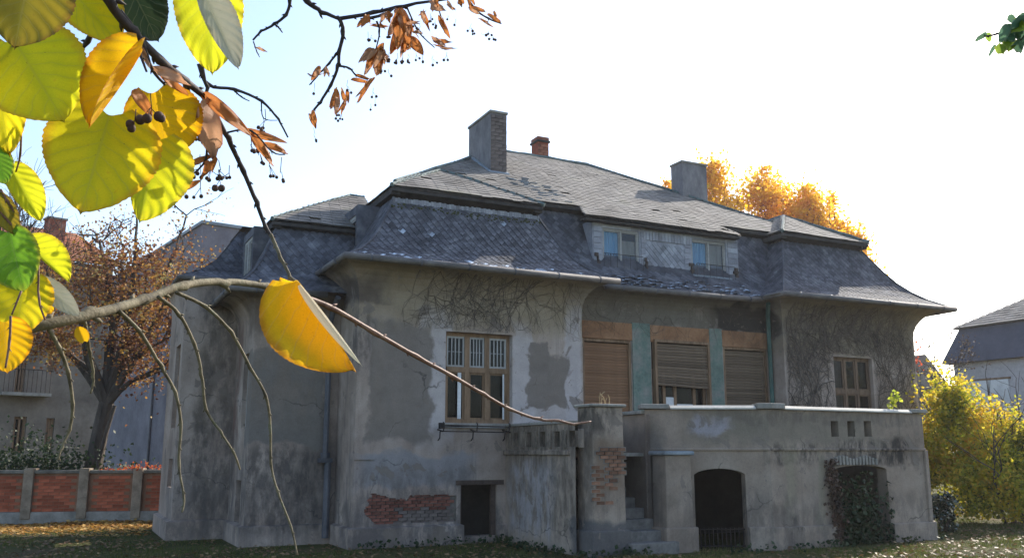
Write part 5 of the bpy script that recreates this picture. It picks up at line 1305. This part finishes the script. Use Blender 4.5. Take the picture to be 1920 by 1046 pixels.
# arching branch with bare hanging shoots and one golden leaf
ab = empty('linden_branch', 'arching linden branch with bare drooping shoots crossing before the villa', 'branch', at(300, 553, 1.22))
def abp(mb, name, mat, parent=ab, smooth=True):
    o = mb.build(name, mat, smooth=smooth); o.parent = parent
    if parent.type == 'EMPTY': o.matrix_parent_inverse = Matrix.Translation(parent.location).inverted()
    return o
class PROXY:                               # builds in world space, then hangs on the branch
    pass
def hang(o, parent): o.parent = parent; o.matrix_parent_inverse = Matrix.Translation(parent.location).inverted(); return o
mb = MB(); stem(mb, [(-60, 632, 1.05), (60, 612, 1.08), (170, 590, 1.12), (270, 562, 1.2), (340, 536, 1.26), (420, 528, 1.33), (500, 537, 1.4), (560, 553, 1.46)], .0068, .0044, 9, True, 8); abp(mb, 'wood', M_TWIG)
mb = MB(); stem(mb, [(556, 552, 1.455), (620, 576, 1.5), (700, 622, 1.56), (780, 668, 1.62), (850, 706, 1.68), (905, 738, 1.72), (955, 766, 1.76), (1010, 786, 1.8), (1045, 788, 1.82), (1075, 794, 1.84), (1108, 790, 1.86)], .0046, .0019, 7, True, 5); abp(mb, 'shoot', M_TWIGR)
for px in ([(90, 614, 1.09), (112, 655, 1.1), (128, 700, 1.11), (136, 760, 1.12), (130, 805, 1.13), (115, 838, 1.13), (109, 862, 1.13)],
           [(155, 592, 1.11), (163, 622, 1.12), (168, 660, 1.13), (176, 705, 1.14), (170, 738, 1.14)],
           [(222, 582, 1.15), (262, 622, 1.17), (300, 685, 1.19), (328, 735, 1.2), (339, 795, 1.21), (335, 870, 1.22), (345, 932, 1.22), (341, 960, 1.22)],
           [(296, 556, 1.2), (335, 588, 1.22), (364, 645, 1.24), (378, 700, 1.25), (386, 765, 1.26), (412, 808, 1.27), (438, 848, 1.27), (450, 880, 1.28)],
           [(330, 548, 1.23), (385, 575, 1.26), (432, 622, 1.28), (470, 690, 1.3), (498, 742, 1.31), (507, 800, 1.32), (508, 868, 1.33), (520, 920, 1.33), (545, 985, 1.34), (557, 1038, 1.34)]):
    mb = MB(); stem(mb, px, .0025, .0012, 7, True, 5); abp(mb, 'shoot', M_TWIG)
hang(leaf(None, (158, 640, 1.1), (146, 612, 1.11), .4, .4, Y4, .3, .5, res=(14, 6)), ab)

# upper left branch that carries the big yellow leaves
ub = empty('linden_branch', 'leafy linden branch with large yellow leaves hanging in the upper left corner', 'branch', at(250, 60, 1.0))
mb = MB(); stem(mb, [(170, -60, .98), (205, 5, .99), (250, 62, 1.0), (300, 112, 1.02), (345, 150, 1.04), (380, 178, 1.06)], .0048, .0036, 8, True, 5); hang(mb.build('wood', M_TWIGD, smooth=True), ub)
mb = MB(); stem(mb, [(378, 176, 1.06), (402, 212, 1.07), (428, 262, 1.08), (455, 318, 1.09), (480, 378, 1.09), (498, 425, 1.09), (512, 448, 1.08)], .0033, .0020, 7, True, 5); hang(mb.build('shoot', M_TWIGD, smooth=True), ub)
mb = MB(); stem(mb, [(508, 440, 1.08), (528, 485, 1.06), (546, 520, 1.04), (558, 530, 1.03)], .0022, .0017, 7, True, 4); hang(mb.build('shoot', M_TWIG, smooth=True), ub)
for px, r in (([(190, -50, 1.0), (188, 20, 1.05), (165, 75, 1.1), (135, 115, 1.15)], .0036), ([(225, 20, 1.0), (265, 75, 1.0), (285, 130, 1.0), (310, 160, 1.0)], .0022), ([(248, 60, 1.0), (262, 100, .98), (275, 135, .97)], .0018), ([(378, 120, 1.2), (386, 165, 1.2), (388, 190, 1.2), (372, 215, 1.2), (345, 245, 1.2)], .0026),
              ([(350, 150, 1.05), (362, 200, 1.06), (385, 245, 1.07), (385, 300, 1.07), (358, 330, 1.07)], .0018), ([(150, 108, 1.12), (175, 115, 1.14), (195, 125, 1.15)], .0015), ([(420, 250, 1.08), (470, 245, 1.08), (510, 285, 1.08), (535, 290, 1.08)], .0012)):
    mb = MB(); stem(mb, px, r, r * .6, 6, True, 4); hang(mb.build('twig', M_TWIGD, smooth=True), ub)
LV = [
 # base, tip, half widths, material, keywords
 ((556, 528, 1.03), (664, 692, 1.02), .53, .34, Y1, dict(fl=.08, fr=-2.75, ripple=.008, wave=.016, curl=.25, serr=.018), 'single golden leaf folded along its midrib at the end of the long shoot'),
 ((562, 534, 1.022), (676, 682, 1.012), .075, .03, PALEW, dict(fl=.5, fr=-.8, ripple=0, lobes=0, serr=0), 'pale fuzzy rolled edge of the folded golden leaf with painted highlight'),
 ((205, 216, 1.0), (152, 396, .97), .50, .56, Y2, dict(fl=.1, fr=.15, ripple=.012, wave=.01), 'largest round yellow green leaf of the cluster'),
 ((285, 175, 1.03), (318, 300, 1.05), .48, .62, Y4, dict(fl=.25, fr=.1, wave=.02), 'amber leaf behind the fruit stalks'),
 ((296, 262, 1.02), (262, 414, 1.0), .28, .48, Y3, dict(fl=.6, fr=.15, wave=.015), 'greenish leaf with a pale folded edge'),
 ((262, 98, .96), (168, 238, .95), .42, .34, Y4, dict(fl=.35, fr=1.9, curl=.9, wave=.03), 'curled orange leaf'),
 ((28, 78, .98), (118, 225, .96), .62, .62, Y3, dict(fl=.1, fr=.15, wave=.015), 'broad lime yellow leaf at the left edge'),
 ((58, -62, .92), (28, 88, .9), .50, .55, OL, dict(fl=.2, fr=.2, wave=.015), 'shaded olive leaf in the top corner'),
 ((108, -45, 1.02), (222, 80, 1.02), .34, .50, Y2, dict(fl=.45, fr=.25, wave=.015), 'pointed yellow leaf near the top edge'),
 ((388, -55, 1.1), (398, 136, 1.08), .34, .34, Y3, dict(fl=.2, fr=.15, wave=.012), 'lime leaf at the top centre with a leaf curled over it'),
 ((383, -8, 1.06), (446, 128, 1.05), .16, .30, PALEF, dict(fl=.5, fr=.3, wave=.02), 'pale grey underside of a curled leaf half'),
 ((236, -40, 1.06), (296, 76, 1.08), .44, .42, GD, dict(fl=.2, fr=.1, wave=.015), 'green leaf seen from below with its shade in the colour'),
 ((-18, 95, 1.0), (18, 288, 1.0), .34, .26, Y2, dict(fl=.1, fr=.2, wave=.02), 'narrow yellow leaf cut by the left edge'),
 ((22, 318, 1.05), (76, 414, 1.05), .24, .34, Y3, dict(fl=.5, fr=.2, wave=.02), 'small lime leaf below the big cluster'),
 ((18, 436, 1.0), (44, 545, 1.0), .55, .40, G1, dict(fl=.1, fr=.3, wave=.02), 'green leaf at the left edge'),
 ((52, 458, 1.03), (128, 528, 1.03), .10, .46, Y3, dict(fl=1.2, fr=.2, wave=.015), 'yellow leaf with a pale folded rim'),
 ((46, 520, 1.02), (30, 630, 1.0), .50, .48, Y2, dict(fl=.2, fr=.2, wave=.02), 'greenish yellow leaf above the arching branch'),
 ((78, 530, 1.06), (148, 592, 1.06), .22, .30, PALEF, dict(fl=.2, fr=.6, wave=.02), 'grey green folded leaf beside the arching branch'),
 ((60, 545, 1.07), (96, 588, 1.07), .3, .5, Y4, dict(fl=.2, fr=.2), 'small yellow leaf behind the folded one'),
 ((8, 604, .98), (14, 697, .98), .52, .50, Y4, dict(fl=.1, fr=.1, wave=.02), 'yellow leaf with orange rim below the arching branch'),
 ((-12, 280, 1.0), (10, 345, 1.0), .4, .4, G1, dict(), 'sliver of green leaf at the left edge'),
 ((-6, 370, 1.0), (32, 440, 1.0), .35, .3, OL, dict(fl=.5, fr=.3), 'dull brown leaf at the left edge'),
]
for b_, t_, wl, wr, mt, kw, lab in LV:
    o = leaf(None, b_, t_, wl, wr, mt, **kw); o['label'] = lab; hang(o, ub)
for px, r in (([(-40, 60, .98), (0, 120, .98), (28, 78, .98)], .0014), ([(40, 235, 1.0), (38, 290, 1.02), (30, 322, 1.05)], .0011), ([(-20, 380, 1.0), (20, 420, 1.0), (40, 455, 1.02), (70, 495, 1.0), (72, 560, 1.0), (85, 600, 1.0)], .0013), ([(0, 355, 1.0), (28, 400, 1.0), (52, 458, 1.03)], .0015), ([(20, 592, .97), (18, 640, .97), (10, 690, .97)], .0012), ([(40, 545, .97), (22, 590, .97)], .001)):
    mb = MB(); stem(mb, px, r, r * .75, 6, True, 4); hang(mb.build('stalk', M_TWIGR, smooth=True), ub)
def bract(parent, x0, y0, x1, y1, D, w=.17, mat=None, **k):
    o = leaf(None, (x0, y0, D), (x1, y1, D + R.uniform(-.03, .05)), w, w * R.uniform(.7, 1.3), mat or R.choice((BR, BR, BRP)), fl=R.uniform(.2, .9), fr=R.uniform(-.4, .6), curl=R.uniform(-.6, .9), wave=.075, res=(14, 4), lobes=0, serr=0, name='bract', **k); return hang(o, parent)
def fruits(parent, x, y, D, n=3, drop=30, r=.0024, sp=7):
    mb = MB(); mb2 = MB(); mb.tube([at(x, y, D), at(x + R.gauss(0, 2), y + drop * .7, D)], .0005, 4)
    for i in range(n):
        fx, fy = x + R.gauss(0, sp), y + drop + R.uniform(0, 8); p = at(fx, fy, D + R.gauss(0, .006)); mb.tube([at(x, y + drop * .65, D), p], .0004, 4); mb.ball(p, r * R.uniform(.85, 1.15), 8, 6)
    return hang(mb.build('fruit_cluster', M_FRUIT, smooth=True), parent)
for a_ in ((378, 175, 470, 255, 1.05, .13, BR), (380, 190, 402, 306, 1.04, .17, BRP), (285, 128, 356, 160, 1.0, .15, BRP), (300, 140, 350, 178, 1.01, .13, BR), (250, 168, 285, 218, .98, .2, BR), (262, 85, 282, 130, 1.0, .14, BRP), (350, 310, 400, 290, 1.06, .12, BR), (340, 356, 378, 338, 1.06, .16, BR), (352, 230, 372, 246, 1.06, .2, BR), (455, 245, 535, 268, 1.12, .10, BR), (468, 248, 510, 306, 1.12, .12, BR), (495, 270, 540, 288, 1.12, .14, BR), (400, 295, 385, 325, 1.06, .2, BR)): bract(ub, *a_)
for a_ in ((282, 175, .96, 4, 42, .0046, 15), (255, 205, .96, 2, 28, .0046, 9), (412, 318, 1.02, 2, 30, .0042, 5), (395, 300, 1.1, 3, 30), (375, 290, 1.1, 3, 35), (430, 310, 1.1, 2, 22), (470, 250, 1.15, 3, 32), (488, 262, 1.15, 4, 42), (506, 285, 1.15, 3, 40), (528, 295, 1.15, 2, 42), (376, 330, 1.1, 2, 34), (346, 335, 1.1, 2, 28), (497, 205, 1.2, 2, 32), (480, 262, 1.15, 2, 15), (372, 250, 1.1, 2, 10), (410, 300, 1.1, 3, 28), (385, 225, 1.1, 2, 25)): fruits(ub, *a_)

# thin bare shoots in the sky behind
def shoot_group(name, lab, pxs, mat, r, hook):
    o = empty(name, lab, 'branch', at(*hook))
    for i, (px, rr) in enumerate(pxs):
        mb = MB(); stem(mb, px, rr, rr * .5, 6, True, 4); hang(mb.build('wood' if i == 0 else 'twig', mat, smooth=True), o)
    return o
o = shoot_group('linden_branch', 'thin bare twig arching in the sky below the lime leaf', [([(372, 120, 2.1), (390, 160, 2.1), (440, 168, 2.1), (490, 190, 2.1), (520, 222, 2.1), (540, 258, 2.1)], .0040), ([(438, 168, 2.1), (452, 182, 2.1), (468, 190, 2.1)], .002), ([(490, 190, 2.1), (494, 222, 2.1), (520, 226, 2.1)], .0016)], M_TWIGD, 0, (390, 160, 2.1))
fruits(o, 494, 222, 2.1, 3, 18, .0036, 4)
o = shoot_group('linden_branch', 'short forked bare twig dropping from the top edge', [([(552, -60, 2.2), (545, 0, 2.2), (536, 28, 2.2), (515, 46, 2.2), (490, 60, 2.2), (474, 76, 2.2)], .0042), ([(515, 46, 2.2), (522, 52, 2.2), (530, 62, 2.2)], .0025)], M_TWIGD, 0, (536, 28, 2.2))
ob = shoot_group('linden_branch', 'linden twig with rusty winged fruits hanging at the top centre', [
    ([(540, -50, 2.4), (575, 2, 2.4), (605, 22, 2.4), (635, 36, 2.4)], .0078), ([(633, 36, 2.4), (700, 25, 2.42), (760, 10, 2.44), (840, -2, 2.46), (900, -20, 2.46)], .0052), ([(636, 34, 2.4), (644, 60, 2.4), (636, 98, 2.4), (634, 125, 2.4), (620, 160, 2.4), (600, 192, 2.4), (588, 207, 2.4)], .0056),
    ([(634, 98, 2.4), (616, 120, 2.4), (600, 138, 2.4), (580, 160, 2.4)], .0032), ([(634, 124, 2.4), (655, 128, 2.4), (668, 142, 2.4), (690, 150, 2.4)], .0030), ([(676, 38, 2.4), (720, 28, 2.4), (740, 15, 2.4)], .0045), ([(706, 40, 2.4), (712, 60, 2.4), (705, 92, 2.4)], .003),
    ([(870, -20, 2.5), (888, 15, 2.5), (915, 35, 2.5), (940, 45, 2.5)], .0035), ([(762, 12, 2.44), (785, 60, 2.44), (815, 90, 2.44)], .0026), ([(820, 0, 2.46), (826, 30, 2.46), (842, 70, 2.46)], .002), ([(475, 78, 2.4), (482, 98, 2.4), (487, 108, 2.4)], .0018)], M_TWIGD, 0, (636, 36, 2.4))
BL = [(583, 205, 592, 238, .26), (600, 128, 590, 142, .3), (612, 125, 608, 145, .3), (580, 142, 600, 140, .15), (628, 165, 636, 195, .25), (640, 170, 650, 200, .22), (632, 180, 630, 208, .28), (648, 188, 640, 215, .2), (690, 152, 672, 192, .14), (697, 148, 668, 195, .12), (668, 140, 695, 150, .2),
      (708, 90, 690, 118, .36), (712, 85, 722, 112, .36), (705, 95, 680, 118, .3), (716, 95, 700, 128, .34), (700, 100, 684, 142, .3), (712, 100, 705, 142, .3), (722, 100, 728, 110, .3), (745, 22, 738, 60, .3), (752, 20, 745, 95, .28), (748, 30, 765, 70, .28), (758, 40, 732, 100, .26), (764, 50, 752, 98, .28), (758, 60, 770, 92, .3), (768, 72, 782, 88, .4), (772, 70, 758, 95, .3), (740, 18, 756, 48, .34), (738, 35, 760, 55, .3),
      (722, 22, 715, 42, .4), (728, 25, 734, 40, .4), (690, 30, 678, 52, .36), (688, 32, 695, 44, .4), (700, 48, 728, 52, .2), (760, 42, 788, 45, .12), (785, 30, 800, 20, .2), (790, 22, 796, 45, .3), (775, 60, 795, 62, .14), (812, 70, 838, 88, .22), (815, 85, 842, 90, .12), (822, 30, 845, 74, .2), (805, 2, 825, 18, .3), (815, -5, 822, 14, .4), (838, 10, 855, 20, .3), (858, -5, 864, 10, .4), (885, 15, 912, 24, .3), (915, 28, 942, 46, .3), (900, 35, 925, 52, .12), (480, 88, 500, 98, .16), (880, -8, 890, 10, .3)]
for (x0, y0, x1, y1, wdt) in BL:
    for k in (0, 1): bract(ob, x0 + k * R.gauss(0, 5), y0 + k * R.gauss(0, 5), x1 + k * R.gauss(0, 9), y1 + k * R.gauss(0, 9), 2.38 + R.uniform(-.06, .08), wdt * R.uniform(.42, .72))
for (x, y, n_, dr_) in ((588, 240, 2, 18), (590, 155, 1, 14), (652, 150, 2, 18), (634, 195, 3, 20), (640, 205, 3, 16), (690, 60, 2, 12), (697, 66, 2, 8), (730, 98, 3, 10), (745, 100, 4, 14), (755, 95, 4, 20), (765, 102, 3, 10), (780, 100, 2, 8), (792, 102, 2, 10), (812, 105, 2, 10), (838, 98, 2, 10), (715, 118, 3, 8), (716, 125, 3, 8), (728, 130, 1, 10), (700, 165, 2, 14), (703, 182, 1, 8), (695, 195, 1, 10), (808, 25, 3, 8), (816, 38, 3, 8), (786, 45, 2, 10), (728, 62, 3, 4), (775, 38, 2, 10), (884, 45, 4, 12), (903, 62, 1, 4), (915, 58, 2, 6), (924, 68, 3, 4), (840, 30, 1, 4), (855, 36, 1, 4)): fruits(ob, x, y, 2.4, n_, dr_, .0034, 4)

# leafy twig in the upper right corner
rt = empty('leafy_twig', 'drooping twig with slim bluish green leaves in the upper right corner', 'branch', at(1915, 45, 2.6))
mb = MB(); stem(mb, [(1990, -30, 2.6), (1940, 20, 2.6), (1905, 45, 2.6), (1875, 62, 2.6), (1852, 68, 2.6), (1845, 66, 2.6)], .004, .0018, 6); hang(mb.build('wood', M_TWIGD, smooth=True), rt)
mb = MB(); stem(mb, [(1935, 25, 2.6), (1925, 60, 2.6), (1910, 80, 2.6)], .003, .0015, 6); hang(mb.build('twig', M_TWIGD, smooth=True), rt)
GB = leafmat('leaf_bluish_green', (.12, .22, .16), (.10, .2, .10), (.2, .22, .16), .4); GY = leafmat('leaf_fresh_green', (.34, .42, .06), (.2, .34, .05), (.4, .4, .1), .5)
for (x0, y0, x1, y1, w_, m_) in ((1850, 62, 1828, 78, .16, GB), (1852, 62, 1856, 80, .3, GY), (1866, 84, 1853, 108, .14, GB), (1875, 82, 1880, 102, .24, GY), (1890, 46, 1874, 82, .26, GB), (1895, 45, 1884, 60, .3, GY), (1900, 28, 1896, 44, .35, GB), (1910, 28, 1922, 42, .4, GB), (1898, 60, 1884, 96, .16, GB), (1895, 55, 1902, 78, .34, GB), (1896, 75, 1890, 98, .3, GY), (1905, 60, 1912, 76, .22, GB), (1905, 48, 1922, 56, .34, GY), (1912, 75, 1906, 98, .22, GB), (1920, 72, 1914, 94, .14, GB), (1915, 30, 1930, 70, .3, GB)):
    hang(leaf(None, (x0, y0, 2.6 + R.uniform(-.05, .05)), (x1, y1, 2.6 + R.uniform(-.05, .08)), w_, w_, m_, fl=R.uniform(0, .7), fr=R.uniform(0, .7), wave=.03, res=(16, 5), serr=0, lobes=.02), rt)

# ------------------------------------------------------------------ thin added haze that stands in for lens veil
hz = NT('lens_veil_air'); pv = hz.n('ShaderNodeVolumePrincipled'); pv.inputs['Color'].default_value = (.93, .92, .95, 1); pv.inputs['Density'].default_value = .00042; pv.inputs['Anisotropy'].default_value = .45
hz.l(pv.outputs[0], hz.out.inputs['Volume'])
w = MB(); w.box(-1600, 1600, -1600, 1600, -1.2, 19.5); tag(w.build('haze', hz.m), 'thin bright haze added round the scene to imitate lens veil', 'haze', None, 'stuff')
